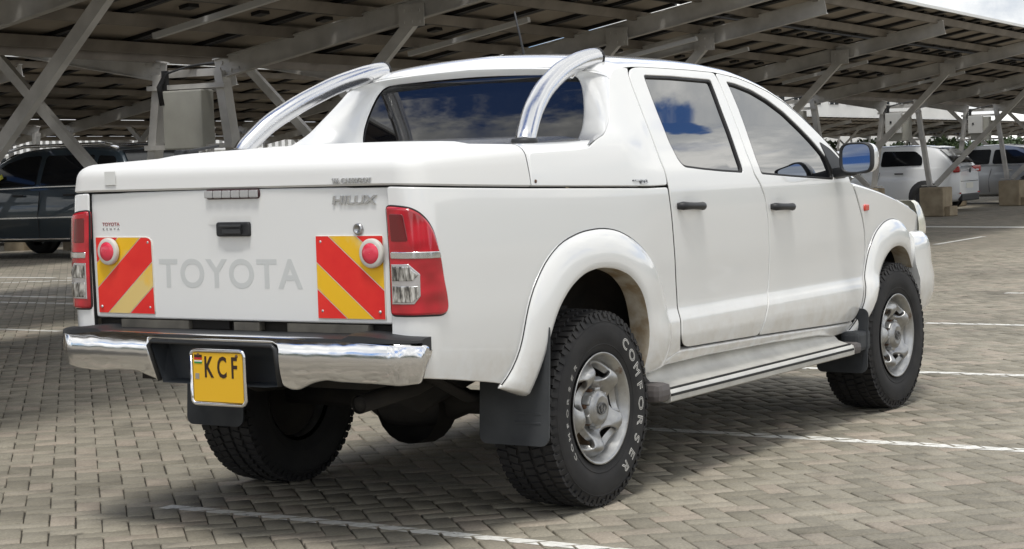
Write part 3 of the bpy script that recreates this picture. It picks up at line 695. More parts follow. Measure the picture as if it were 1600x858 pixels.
sedan_cabin = [(-2.0, .97), (-1.6, 1.17), (-1.2, 1.36), (-.6, 1.44), (.1, 1.43), (.5, 1.32), (1.3, .94)]
sedan_wins = [[(-1.55, 1.0), (-.40, .99), (-.42, 1.34), (-.95, 1.33), (-1.38, 1.14)], [(-.32, .99), (1.0, .98), (.52, 1.23), (.15, 1.345), (-.34, 1.35)]]
SILV = at_px(1632, 46.5)+Vector((math.cos(rad(88)), math.sin(rad(88)), 0))*1.35
car('parked_saloon', 'silver saloon with dark side windows parked beyond the white hatchback', 'car', (SILV.x, SILV.y, 0), rad(88), (.36, .38, .41), sedan_body, sedan_cabin, sedan_wins, 1.82, (-1.35, 1.38), .325, metal=.5, extra=sedan_extra)
# dark SUV
def suv_extra(root, pt, mp):
    for sg in (-1, 1):
        b = MB(); b.tube([(-1.75, sg*.66, 1.70), (-1.5, sg*.66, 1.775), (.2, sg*.66, 1.775), (.75, sg*.66, 1.66)], .028, 8); b.build('roof_rail', CHROMEB, root)
        for x in (.12, -.95): b = MB(); b.box((x, sg*.935, 1.0), (.22, .03, .032), bev=.01); b.build('door_handle', BLACKP, root)
        b = MB(); b.box((.95, sg*1.03, 1.13), (.12, .20, .17), bev=.05); b.build('door_mirror', CHROMEB, root)
        b = MB(); b.box((-2.26, sg*.72, 1.02), (.14, .30, .24), Matrix.Rotation(sg*.3, 3, 'Z'), bev=.04); b.build('tail_light', REDL, root)
        b = MB(); b.box((2.20, sg*.66, .84), (.22, .42, .18), Matrix.Rotation(-sg*.3, 3, 'Z'), bev=.05); b.build('headlight', CLEARL, root)
    strip(root, lambda x, z: .925, [(-1.7, .66), (1.0, .64)], 'side_moulding', CHROMEB, .022, .004)
    strip(root, lambda x, z: .905, [(-1.9, .32), (1.2, .31)], 'sill_moulding', CHROMEB, .022, .008)
    strip(root, lambda x, z: .93, [(-.30, .34), (-.28, .70), (-.34, 1.05)], 'door_gap', BLACKP, .008, 0)
    strip(root, lambda x, z: .893, [(-1.7, 1.135), (-.4, 1.13), (1.0, 1.10)], 'window_trim', CHROMEB, .016, .0)
    b = MB(); b.box((.62, .878, 1.25), (.30, .008, .07), Matrix.Rotation(.45, 3, 'Y') @ Matrix.Rotation(.12, 3, 'X')); b.build('window_sticker', mat('yellow_sticker', (.65, .62, .05), .5), root)
suv_body = [(-2.34, .38, 1.02, .76), (-2.26, .32, 1.10, .84), (-1.9, .28, 1.13, .90), (0, .26, 1.10, .93), (1.1, .27, 1.07, .92), (1.9, .30, .98, .86), (2.22, .34, .84, .78), (2.33, .40, .70, .68)]
suv_cabin = [(-2.22, 1.12), (-2.0, 1.45), (-1.8, 1.66), (-1.3, 1.725), (-.4, 1.74), (.2, 1.70), (.6, 1.55), (1.35, 1.08)]
suv_wins = [[(-2.0, 1.17), (-1.42, 1.17), (-1.42, 1.60), (-1.75, 1.58)], [(-1.34, 1.16), (-.30, 1.15), (-.34, 1.62), (-1.34, 1.61)], [(-.20, 1.15), (1.02, 1.13), (.52, 1.50), (.12, 1.61), (-.24, 1.625)]]
SH_, SL_ = Vector((math.cos(rad(93)), math.sin(rad(93)), 0)), Vector((-math.sin(rad(93)), math.cos(rad(93)), 0)); SUVP = at_px(68, 34)-SH_*1.35*1.06+SL_*.85*1.06
car('parked_suv', 'dark green SUV with roof rails and bright side mouldings, left of the pickup tailgate', 'car', (SUVP.x, SUVP.y, 0), rad(93), (.030, .046, .060), suv_body, suv_cabin, suv_wins, 1.86, (-1.33, 1.35), .36, metal=.3, extra=suv_extra).scale = (1.06,)*3
# darker cars further back
def plain_extra(root, pt, mp):
    for sg in (-1, 1):
        b = MB(); b.box((-2.03, sg*.70, .93), (.16, .34, .15), Matrix.Rotation(sg*.30, 3, 'Z'), bev=.035); b.build('tail_light', REDL, root)
        b = MB(); b.box((1.98, sg*.62, .70), (.20, .40, .15), Matrix.Rotation(-sg*.3, 3, 'Z'), bev=.04); b.build('headlight', CLEARL, root)
        b = MB(); b.box((.78, sg*.99, 1.0), (.10, .20, .14), bev=.04); b.build('door_mirror', BLACKP, root)
p_ = at_px(-45, 40); car('parked_hatchback', 'black hatchback behind the SUV, at the left edge of the photo', 'car', (p_.x, p_.y, 0), rad(95), (.012, .012, .014), hatch_body, hatch_cabin, hatch_wins, 1.79, (-1.28, 1.33), .315, extra=plain_extra)
for u, dd, c, lb in ((150, 58, (.02, .02, .024), 'black hatchback parked under the third canopy behind the SUV roof'), (255, 60, (.05, .012, .014), 'dark red hatchback parked between the SUV and the inverter frame'), (20, 57, (.03, .034, .05), 'dark blue hatchback parked far back at the left edge')):
    p_ = at_px(u, dd); car('parked_hatchback', lb, 'car', (p_.x, p_.y, 0), rad(95), c, hatch_body, hatch_cabin, hatch_wins, 1.79, (-1.28, 1.33), .315, extra=plain_extra)
for u, dd, c, lb in ((1312, 76, (.70, .70, .70), 'small white saloon roof far behind the door mirror'), (1350, 80, (.05, .10, .30), 'blue saloon far behind the white hatchback')):
    p_ = at_px(u, dd); car('parked_saloon', lb, 'car', (p_.x, p_.y, 0), rad(84), c, sedan_body, sedan_cabin, sedan_wins, 1.82, (-1.35, 1.38), .325)
# ------------------------------------------------------------------ the pickup
PAINT_W = mat('white_paint', (.78, .785, .77), .28, 0, 1.0, coat_rough=.04); t = NT(PAINT_W); ob = t.coord('Object'); sx = t.new('ShaderNodeSeparateXYZ'); t.L.new(ob, sx.inputs[0])
low = t.math('MULTIPLY', t.math('SUBTRACT', .74, sx.outputs[2]), 3.2)     # road dirt thrown up along the sills
dirt = t.math('MULTIPLY', t.math('MAXIMUM', low, 0.0), t.ramp(t.noise(ob, 9, 6, .65), [(.38, .0), (.72, 1.0)]))
speck = t.math('MULTIPLY', t.ramp(t.noise(ob, 42, 3, .5), [(.72, 0.0), (.78, 1.0)]), .25)
film = t.ramp(t.noise(ob, .9, 2), [(.3, 0.0), (.75, .10)])
cc = t.mix(film, (.79, .795, .785), (.63, .62, .58)); cc = t.mix(t.math('MINIMUM', t.math('MULTIPLY', dirt, .62), .6), cc, (.42, .33, .21)); cc = t.mix(t.math('MULTIPLY', speck, t.math('MINIMUM', t.math('MAXIMUM', low, 0.0), 1.0)), cc, (.2, .13, .07))
t.set('Base Color', cc); t.set('Roughness', .26)
BLACK = mat('black_plastic_trim', (.02, .021, .023), .5); PAINT_LID = mat('lid_paint', (.76, .76, .745), .58, spec=.2); RUBBER = noisy('seal_rubber', (.010, .010, .011), (.018, .018, .018), .6)
GAP_SHADE = mat('gap_shade', (.006, .006, .006), .9)  # near-black colour stands in for the shade inside panel gaps
GLASS = mat('tinted_window', (.004, .005, .007), .015, 0, 0, 1, 2.25); RGLASS = mat('dark_rear_window', (.004, .004, .005), .015, 0, 0, .8, 1.56)
CHROME = mat('chrome', (.76, .76, .77), .06, 1.0); t = NT(CHROME); ob = t.coord('Object'); t.set('Roughness', t.ramp(t.noise(ob, 14, 5, .7), [(.35, .05), (.7, .16)])); t.bump(t.noise(ob, 4.5, 2), .35, .014)
STAINLESS = mat('stainless_tube', (.68, .68, .69), .3, 1.0); t = NT(STAINLESS); t.set('Roughness', t.ramp(t.noise(t.coord('Object', (3, 60, 60)), 3, 4), [(.3, .18), (.7, .28)]))
ALU = noisy('aluminium_step', (.54, .53, .50), (.66, .65, .61), .45, .45, scale=7, r2=.6)
RED = mat('red_lens', (.36, .004, .010), .12, 0, 1); t = NT(RED); ob = t.coord('Object', (9, 9, 16)); t.set('Base Color', t.ramp(t.noise(ob, 1.0, 1), [(.30, (.30, .004, .010)), (.65, (.56, .010, .026))]))
REDDARK = mat('dark_red_lens', (.14, .002, .006), .1, 0, 1)
CLEAR = mat('clear_lamp', (.55, .56, .56), .1, .55, .8); t = NT(CLEAR); ob = t.coord('Object', (40, 90, 22)); t.set('Base Color', t.ramp(t.noise(ob, 1.0, 2), [(.36, (.06, .06, .06)), (.5, (.36, .35, .33)), (.66, (.82, .82, .80))]))
LAMPY = mat('aged_lamp_lens', (.66, .64, .54), .2, 0, .7)
TYRE = noisy('tyre', (.010, .010, .011), (.021, .020, .020), .78, scale=9, bump=.25, bscale=120, bdist=.001)
WLET = noisy('tyre_lettering', (.50, .49, .46), (.66, .65, .62), .7, scale=40)
STEELW = noisy('silver_wheel_paint', (.30, .30, .30), (.46, .46, .45), .30, .9, scale=14, r2=.5, coat=.3)
t = NT(STEELW); ob = t.coord('Object'); rust = t.ramp(t.noise(ob, 11, 6, .7), [(.60, 0.0), (.70, .75)]); prev = t.b.inputs['Base Color'].links[0].from_socket; t.set('Base Color', t.mix(rust, prev, (.16, .085, .045)))
RUST = noisy('rusty_steel', (.07, .035, .02), (.15, .085, .05), .9, scale=20); UNDER = noisy('underbody', (.010, .009, .008), (.026, .022, .018), .85, scale=5); BRAKE = noisy('brake_drum', (.12, .08, .045), (.22, .15, .09), .8, scale=12)
RUBF = noisy('mud_flap_rubber', (.028, .031, .035), (.05, .054, .058), .62, scale=5, r2=.8)
LINER = noisy('wheel_well_dirt', (.014, .012, .010), (.035, .028, .02), .95, scale=6); LIPM = noisy('dusty_arch_lip', (.55, .50, .41), (.34, .25, .15), .8, scale=14)
truck = thing('pickup_truck', 'white double-cab pickup truck with red and yellow warning boards on its tailgate', 'pickup truck', (0, 0, 0))
def T(mb, name, m_, parent=None): return mb.build(name, m_, parent or truck)
REAR_DOOR = [[0.6584,1.7153],[0.6851,1.7297],[0.7188,1.7389],[0.7849,1.7435],[0.9272,1.7432],[1.2233,1.7411],[1.4728,1.7357],[1.4835,1.6824],[1.4835,1.5936],[1.4757,1.4976],[1.4661,1.3731],[1.4826,1.2635],[1.5171,1.2309],[1.5677,1.1608],[1.5959,1.0428],[1.6079,0.8955],[1.6047,0.7676],[1.5806,0.6826],[1.5385,0.6232],[1.4939,0.5284],[1.1907,0.5354],[0.9393,0.5414],[0.7893,0.5437],[0.7418,0.558],[0.711,0.5936],[0.7183,0.6818],[0.7150,0.7545],[0.6990,0.8598],[0.6836,0.9637],[0.6678,1.0819],[0.6524,1.1837],[0.644,1.2852],[0.6345,1.3362],[0.6331,1.3952],[0.6355,1.4894],[0.6400,1.5788],[0.6450,1.6657]]
FRONT_DOOR = [[1.4818,1.735],[1.6808,1.7166],[1.8254,1.6892],[1.9673,1.6532],[2.0993,1.6035],[2.2203,1.5384],[2.3331,1.4625],[2.4501,1.3788],[2.5054,1.3333],[2.5422,1.2749],[2.5642,1.2135],[2.6214,1.159],[2.6583,1.0983],[2.7087,1.022],[2.7355,0.9551],[2.7532,0.8662],[2.7485,0.7612],[2.6947,0.6234],[2.6467,0.5188],[2.6037,0.4951],[2.3516,0.5008],[1.9587,0.5142],[1.4939,0.5284],[1.5385,0.6232],[1.5806,0.6826],[1.6047,0.7676],[1.6079,0.8955],[1.5959,1.0428],[1.5677,1.1608],[1.5171,1.2309],[1.4826,1.2635],[1.4661,1.3731],[1.4757,1.4976],[1.4835,1.5936],[1.4835,1.6824]]
REAR_WIN = [[0.7797,1.7044],[1.0374,1.7048],[1.4064,1.6971],[1.4044,1.644],[1.3898,1.5047],[1.3793,1.3812],[1.3779,1.2729],[1.1744,1.2827],[0.996,1.2945],[0.8267,1.3086],[0.7908,1.3392],[0.7656,1.4144],[0.7661,1.5238],[0.7719,1.6201]]
FRONT_WIN = [[1.5517,1.6927],[1.6488,1.6827],[1.7934,1.655],[1.9258,1.6108],[2.0495,1.5531],[2.1587,1.4784],[2.2465,1.4121],[2.30,1.3661],[2.345,1.3215],[2.3712,1.2187],[2.1147,1.2317],[1.8695,1.2448],[1.5565,1.2634],[1.5435,1.3281],[1.5479,1.4312],[1.5663,1.5647],[1.5650,1.6692]]
SAIL = [[2.31,1.414],[2.42,1.372],[2.515,1.302],[2.525,1.222],[2.375,1.218],[2.335,1.300]]
def handle_cup(cx, cz, rx, rz, dep):
    return lambda p: -dep*np.exp(-(((p[:, 0]-cx)/rx)**2+((p[:, 1]-cz)/rz)**2)**2)
def door(name, outline, win, hx, hz, mirror_of):
    cup = handle_cup(hx+.005, hz+.002, .052, .058, .013)
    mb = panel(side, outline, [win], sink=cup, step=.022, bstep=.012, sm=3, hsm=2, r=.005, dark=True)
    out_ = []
    for d in both(mb, name, [PAINT_W, GAP_SHADE], truck):
        mir = len(out_) == 1
        w0 = np.array(win, float); w0 = w0 if area(w0) > 0 else w0[::-1]; w1 = smoothp(resample(w0, .014), 2)
        seal = panel(side, offs(w1, -.004), [offs(w1, .011)], off=-.004, r=.002, depth=.02, step=.05, bstep=.014, sm=0, hsm=0, inset=0)
        seal.build('window_seal', RUBBER, d, mirror=mir)
        panel(side, offs(w1, .010), off=-.013, r=.001, depth=.004, step=.05, sm=0, inset=0).build('window', GLASS, d, mirror=mir)
        h = MB(); n = 14; pts = []
        for i in range(n+1):
            q = i/n; a = hx-.105+.21*q; o_ = .030*abs(math.sin(math.pi*q))**.25+.002; p = side(a, hz-.008*q); nn = mnorm(side, np.array([[a, hz]]))[0][0]; pts.append(p+nn*(o_-.004))
        h.tube(pts, [(.019 if 0 < i < n else .012)-.004*math.sin(math.pi*i/n) for i in range(n+1)], 12, upv=(0, 0, 1), flat=1.0)
        h.build('door_handle', BLACK, d, mirror=mir); out_.append(d)
    return out_
rd = door('rear_door', REAR_DOOR, REAR_WIN, .815, 1.147, None)
fd = door('front_door', FRONT_DOOR, FRONT_WIN, 1.728, 1.112, None)
# mirrors on the front doors
for i, d in enumerate(fd):
    mir = i == 1
    panel(side, SAIL, off=.004, r=.004, depth=.03, step=.05, bstep=.02, sm=1).build('mirror_base', BLACK, d, mirror=mir)
    # housing: squashed rounded box, glass facing the rear
    cx, cy, cz = 2.300, -.992, 1.322; hw, hh = .082, .074
    def shell(sc, x):
        return [(x+cx, cy+(-1)*sc*hw*np.sign(math.cos(a))*abs(math.cos(a))**.55+.0, cz+sc*hh*np.sign(math.sin(a))*abs(math.sin(a))**.55) for a in np.linspace(0, 2*math.pi, 41)[:-1]]
    mb = MB(); rows = [shell(s_, x) for s_, x in ((.90, .016), (.95, .0), (1.0, .004), (1.03, .03), (1.0, .075), (.86, .12), (.55, .15), (.05, .157))]
    mb.grid(rows, closed=True, flip=True)
    hs = mb.build('mirror_housing', PAINT_W, d, mirror=mir)
    rim_ = MB(); rim_.grid([shell(s_, x) for s_, x in ((.88, .010), (.93, -.010), (1.015, -.008), (1.035, .028))], closed=True, flip=True); rim_.build('mirror_rim', BLACK, hs, mirror=mir)
    g = MB(); ring = shell(.905, .004); b0 = Vector((cx+.004, cy, cz)); g.add([tuple(b0)]+ring, [(0, 1+k, 1+(k+1) % 40) for k in range(40)])
    MIRG = bpy.data.materials.get('mirror_glass') or mat('mirror_glass', (.55, .62, .75), .01, 1.0)
    gl = g.build('mirror_glass', MIRG, hs, mirror=mir)
    a_ = MB(); a_.beam((2.43, -.80, 1.245), (2.35, -.95, 1.262), .075, .05, (0, 0, 1), bev=.015); a_.build('mirror_arm', BLACK, d, mirror=mir)
# bed sides with rounded rear corners
ARCH_C = (.02, .50)
FLRO = [[-0.6404,0.548],[-0.5845,0.591],[-0.5329,0.6844],[-0.5047,0.8063],[-0.4577,0.8873],[-0.3678,0.9807],[-0.2582,1.044],[-0.1037,1.0777],[0.0483,1.0856],[0.1771,1.0723],[0.3119,1.0276],[0.4525,0.9476],[0.549,0.8575],[0.6000,0.7608],[0.6159,0.6594],[0.6107,0.5708],[0.600,0.500]]
FLRI = [[-.465,.500],[-.430,.575],[-.375,.700],[-.328,.793],[-.235,.872],[-.123,.922],[-.005,.936],[.113,.925],[.236,.890],[.330,.818],[.386,.718],[.405,.607],[.400,.480]]
cut = [[ARCH_C[0]+(x-ARCH_C[0])*.93, .40+(z-.40)*.955] for x, z in FLRO]
BED = [[-1.2150,1.2830],[-1.0776,1.2777],[-0.8696,1.2698],[-0.4487,1.2564],[-0.0983,1.2471],[0.4832,1.2318],[0.6400,1.2315],[0.6474,1.1837],[0.6628,1.0819],[0.6786,0.9637],[0.6940,0.8598],[0.7100,0.7545],[0.7133,0.6818],[0.706,0.5936],[0.730,0.536],[.60,.506]]+cut[::-1][1:]+[[-0.6644,0.5548],[-0.7958,0.5756],[-0.9357,0.597],[-1.088,0.6176],[-1.2250,0.6211],[-1.2285,0.8017],[-1.2285,0.9115],[-1.2270,1.0429],[-1.2195,1.1958]]
dent = lambda p: -.010*np.exp(-(((p[:, 0]+.78)/.05+(p[:, 1]-.66)/.12)**2))*np.exp(-((p[:, 1]-.66)/.07)**2)
both(panel(side, BED, step=.03, bstep=.012, sm=1, r=.006, sink=dent, dark=True), 'bed_side', [PAINT_W, GAP_SHADE], truck)
# sill under the doors and dark backing behind the door gaps
SILL = [[.585,.500],[.70,.535],[.742,.538],[.79,.5377],[1.19,.5294],[1.4939,.5224],[1.9587,.5082],[2.3516,.4948],[2.600,.4891],[2.63,.50],[2.62,.44],[2.45,.432],[2.2392,.4558],[1.6692,.4749],[1.0069,.4859],[.6385,.483],[.56,.478]]
both(panel(side, SILL, step=.04, bstep=.014, sm=1, inset=.0, r=.012, depth=.05), 'sill', PAINT_W, truck)
BACKING = [[.60,.52],[.60,1.22],[.66,1.72],[1.48,1.72],[1.9,1.64],[2.2,1.52],[2.5,1.30],[2.62,1.12],[2.73,.85],[2.62,.53]]
mb = panel(side, BACKING, off=-.034, step=.08, r=.001, depth=.005); both(mb, 'gap_shade_backing', GAP_SHADE, truck)  # black sheet behind the doors, its colour supplies the shade in the gaps
# front wings
WING = [[2.5742,1.1900],[2.66,1.185],[2.80,1.165],[3.0,1.133],[3.2,1.098],[3.42,1.055],[3.60,1.02],[3.68,1.0],[3.70,.90],[3.68,.83],[3.58,.82],[3.50,.85],[3.38,.93],[3.24,.965],[3.10,.978],[2.98,.962],[2.88,.915],[2.81,.83],[2.77,.72],[2.735,.61],[2.68,.50],[2.645,.50],[2.6527,.5168],[2.7007,.6214],[2.7545,.7592],[2.7592,.8662],[2.7415,.9551],[2.7147,1.022],[2.6643,1.0983],[2.6274,1.159]]
wings = both(panel(side, WING, step=.035, bstep=.014, sm=1, dark=True), 'front_wing', [PAINT_W, GAP_SHADE], truck)
for i, d in enumerate(wings):
    mk = panel(side, rrect(2.752, 1.068, .062, .040, .012), off=.011, r=.007, depth=.01, step=.02, bstep=.006, sm=0); mk.build('side_marker', mat('marker_lens', (.62, .05, .03), .15, 0, .8), d, mirror=i == 1)
# flared arches
def flare(name, O, I, parent, lipin=.075, hfun=None):
    n = 48; O = smoothp(resample(np.array(O), .01, False), 30, False); I = smoothp(resample(np.array(I), .01, False), 30, False)
    def rs(P):
        d = np.r_[0, np.cumsum(np.linalg.norm(np.diff(P, axis=0), axis=1))]; d /= d[-1]; q = np.linspace(0, 1, n+1); return np.stack([np.interp(q, d, P[:, 0]), np.interp(q, d, P[:, 1])], -1)
    O, I = rs(O), rs(I); rows = []; nr = []
    prof = [(0, -.004), (0, .005), (.035, .010), (.10, .016), (.22, .024), (.40, .031), (.62, .036), (.82, .038), (.95, .036), (1.0, .029)]
    base = side(O[:, 0], O[:, 1])[:, 1]
    for u_, h in prof:
        P = O*(1-u_)+I*u_; S_ = side(np.clip(P[:, 0], -.9, 3.62), P[:, 1]); y = S_[:, 1]-h*np.ones(n+1); rows.append([(p[0], yy, p[1]) for p, yy in zip(P, y)])
    S_ = side(I[:, 0], I[:, 1])
    cen = np.array([I[:, 0].mean(), .45])
    lip = []
    for yy in (-.045, .0, .06):
        lip.append([(p[0], s_[1]+yy, p[1]) for p, s_ in zip(I, S_)])
    ext_ = []
    for (u_, h), r_ in zip(prof, rows):
        def cap_(p, q, k): # rounded end: carries on along the arch while the flare sinks back to the body
            d = Vector(p)-Vector(q); d.normalize(); return [(p[0]+d.x*s_, p[1]+max(h, 0)*k2, p[2]+d.z*s_) for s_, k2 in ((.006, .12), (.012, .42), (.015, .9), (.013, 1.5))]
        ext_.append(cap_(r_[0], r_[2], 0)[::-1]+r_+cap_(r_[-1], r_[-3], 0))
    rows = ext_
    mb = MB(); mb.grid(rows, flip=False)
    a, b = both(mb, name, PAINT_W, parent); rows = [r_[4:-4] for r_ in rows]
    gk = MB(); ng = int(len(rows[1])*.72); gk.tube([(p[0], p[1]-.0015, p[2]) for p in rows[1][:ng]], [.0024*min(1, (ng-i)/10) for i in range(ng)], 6)
    for o_, mir in ((a, False), (b, True)): gk.build('flare_gasket', RUBBER, o_, mirror=mir)
    ml = MB(); ml.grid([rows[-1]]+lip[1:], flip=False)
    for o_, mir in ((a, False), (b, True)): ml.build('arch_lip', LIPM, o_, mirror=mir)
    # ends closed
    return a, b
flare('rear_arch_flare', FLRO, FLRI, truck)
FLFO = [[2.60,.455],[2.655,.50],[2.695,.60],[2.730,.72],[2.775,.84],[2.86,.935],[2.98,.985],[3.10,1.0],[3.24,.985],[3.38,.940],[3.49,.868],[3.53,.80]]
FLFI = [[2.66,.425],[2.75,.520],[2.80,.610],[2.862,.705],[2.936,.790],[3.03,.838],[3.15,.856],[3.27,.842],[3.35,.806],[3.41,.755],[3.432,.72]]
flare('front_arch_flare', FLFO, FLFI, truck)
# wheel wells
for cx, cz, rr in ((0, .42, .57), (3.085, .40, .52)):
    mb = MB(); n = 24; rows = []
    for y in (-.80, -.60, -.52):
        r_ = rr if y < -.55 else .02; rows.append([(cx+r_*math.cos(a), y, cz+r_*math.sin(a)) for a in np.linspace(.42, math.pi-.42, n)])
    mb.grid(rows); both(mb, 'wheel_well', LINER, truck)
# tailgate
TG = [[.716,1.2840],[.716,1.05],[.711,.803],[0,.8025],[-.711,.803],[-.716,1.05],[-.716,1.2840],[0,1.2860]]
HANDLE = rrect(0.0, 1.138, .165, .058, .012)
def tgsink(p):
    y, z = p[:, 0], p[:, 1]; s = -.020*sstep(.098, .088, np.abs(y))*sstep(1.04, 1.062, z)*sstep(1.185, 1.168, z)
    return s
tg = T(panel(tail, TG, flip=True, step=.03, bstep=.014, sm=1, r=.008, sink=tgsink, dark=True), 'tailgate', [PAINT_W, GAP_SHADE])
T(panel(tail, HANDLE, flip=True, off=-.002, r=.006, depth=.012, step=.03, bstep=.008, sm=0), 'tailgate_handle', BLACK, tg)
h = MB(); h.box((XT-.010, 0.0, 1.150), (.012, .10, .010), bev=.003); h.box((XT-.006, -.005, 1.132), (.012, .085, .020), bev=.003); T(h, 'handle_pull', mat('dark_plastic', (.035, .037, .04), .4), tg)
BL = rrect(-.012, 1.2655, .262, .042, .017)
bl = T(panel(tail, BL, flip=True, off=.008, r=.005, depth=.012, step=.03, bstep=.007, sm=0), 'brake_light', mat('brake_light_rim', (.05, .018, .02), .35), tg)
m_ = MB()
for i in range(6): m_.box((XT-.0125, .095-.0425*i-.012+.011, 1.2655), (.008, .039, .027), bev=.004)
T(m_, 'brake_light_lens', mat('brake_light_cell', (.46, .46, .46), .2, .2, .6), bl)
# lettering: worn TOYOTA, badges
GHOST = mat('worn_letter_paint', (.60, .615, .605), .4); RED_TXT = mat('sticker_red', (.35, .10, .10), .6)
def tail_text(txt, cy, cz, wid, hgt, m_, name, parent, off, ext=.0006, outline=0, bev=0, shear=0, offset=0, space=1.0, res=4):
    v, f = text_mesh(txt, 1.0, res=res, extrude=ext, bevel=bev, outline=outline, shear=shear, offset=offset, space=space); a = np.array(v); lo, hi = a.min(0), a.max(0)
    X = (a[:, 0]-(lo[0]+hi[0])/2)/(hi[0]-lo[0])*wid; Y = (a[:, 1]-(lo[1]+hi[1])/2)/(hi[1]-lo[1])*hgt
    p = tail(cy-X, cz+Y); p[:, 0] -= off+a[:, 2]; mb = MB(); mb.add(p, f); return mb.build(name, m_, parent)
tail_text('TOYOTA', .023, .978, .684, .108, GHOST, 'lettering', tg, .0006, ext=.0002, offset=.022, space=1.14, res=8)
tail_text('HILUX', -.560, 1.2365, .190, .030, STAINLESS, 'lettering', tg, .004, ext=.003, shear=.12, offset=.03)
tail_text('TOYOTA', .608, 1.1615, .092, .013, RED_TXT, 'lettering', tg, .001, offset=.01)
tail_text('KENYA', .608, 1.143, .088, .0075, mat('sticker_grey', (.25, .24, .24), .6), 'lettering', tg, .001, space=2.2)
lk = MB(); lk.lathe([(.020, .0), (.020, -.008), (.013, -.012), (.012, -.006), (.001, -.006)], 20, 'x', (XT+.006, -.5722, 1.135)); T(lk, 'lock_barrel', mat('lock', (.45, .45, .45), .3, 1), tg)
# warning boards: stripes as flat strips clipped to the board
BRED = noisy('board_red', (.74, .016, .014), (.84, .035, .022), .55, scale=6); BYEL = noisy('board_yellow', (.86, .50, .010), (.74, .55, .20), .55, scale=3.2, lo=.46, hi=.54)
BWHT = mat('board_edge', (.70, .68, .62), .6); RIVET = mat('rivet', (.6, .6, .6), .4, .6)
def clip2(poly, nx, ny, c):
    o_ = []
    for a, b in zip(poly, poly[1:]+poly[:1]):
        da, db_ = a[0]*nx+a[1]*ny-c, b[0]*nx+b[1]*ny-c
        if da >= 0: o_.append(a)
        if da*db_ < 0: s_ = da/(da-db_); o_.append((a[0]+(b[0]-a[0])*s_, a[1]+(b[1]-a[1])*s_))
    return o_
def board(yc, sgn, outline, stripes, reflc, label):
    rt_ = T(panel(tail, outline, flip=True, off=.004, r=.002, depth=.006, step=.05, bstep=.02, sm=0, inset=0), 'warning_board', BWHT, tg); rt_['label'] = label
    poly0 = [tuple(p) for p in offs(np.array(outline if area(np.array(outline)) > 0 else outline[::-1]), .004)]
    y0, z0 = poly0[0]
    for i, (c0, c1, m_, nm) in enumerate(stripes):
        # stripes run at about 48 degrees; c measured along the normal from the board centre
        nx, ny = sgn*math.sin(rad(39)), math.cos(rad(39)); cc = yc*nx+.967*ny
        p = clip2(poly0, nx, ny, cc+c0); p = clip2(p, -nx, -ny, -(cc+c1)) if len(p) > 2 else p
        if len(p) < 3: continue
        pp = np.array(p); q = tail(pp[:, 0], pp[:, 1]); q[:, 0] -= .0052; mb = MB(); mb.add(q, [tuple(range(len(p)))[::-1]]); mb.build(nm, m_, rt_)
    rv = MB()
    for dy in (-.125, .125):
        for dz in (-.118, .125):
            if abs(reflc[0]-(yc+dy)) < .06 and dz > 0: continue
            rv.lathe([(.006, 0), (.005, -.003), (.001, -.004)], 10, 'x', (XT+.001, yc+dy, .967+dz))
    rv.build('rivet', RIVET, rt_)
    rf = MB(); c = (XT-.003, reflc[0], reflc[1])
    rf.lathe([(.051, 0), (.051, -.010), (.047, -.015), (.036, -.015)], 36, 'x', c); ro_ = rf.build('reflector_ring', mat('reflector_ring', (.62, .60, .55), .5), tg)
    r2_ = MB(); r2_.lathe([(.037, -.012), (.034, -.017), (.018, -.020), (.001, -.0205)], 36, 'x', c); r2_.build('reflector_lens', mat('reflector_red', (.75, .045, .085), .25, 0, .5), ro_)
S_R, S_Y = (BRED, 'red_stripe'), (BYEL, 'yellow_stripe')
def stripes(): return [(-.30, -.1235, *S_R), (-.1205, -.0515, *S_Y), (-.0485, .0545, *S_R), (.0575, .1295, *S_Y), (.1325, .32, *S_R)]
OL = [(.692, 1.114), (.420, 1.114), (.402, 1.108), (.394, 1.095), (.390, .822), (.688, .823)]
OR = [(-.384, 1.114), (-.676, 1.114), (-.677, .821), (-.384, .821)]
board(.540, 1, OL, stripes(), (.612, 1.059), 'board with one rounded corner and stripes rising to the middle of the tailgate')
board(-.531, -1, OR, stripes(), (-.635, 1.052), 'square-cornered board below the tailgate lock')
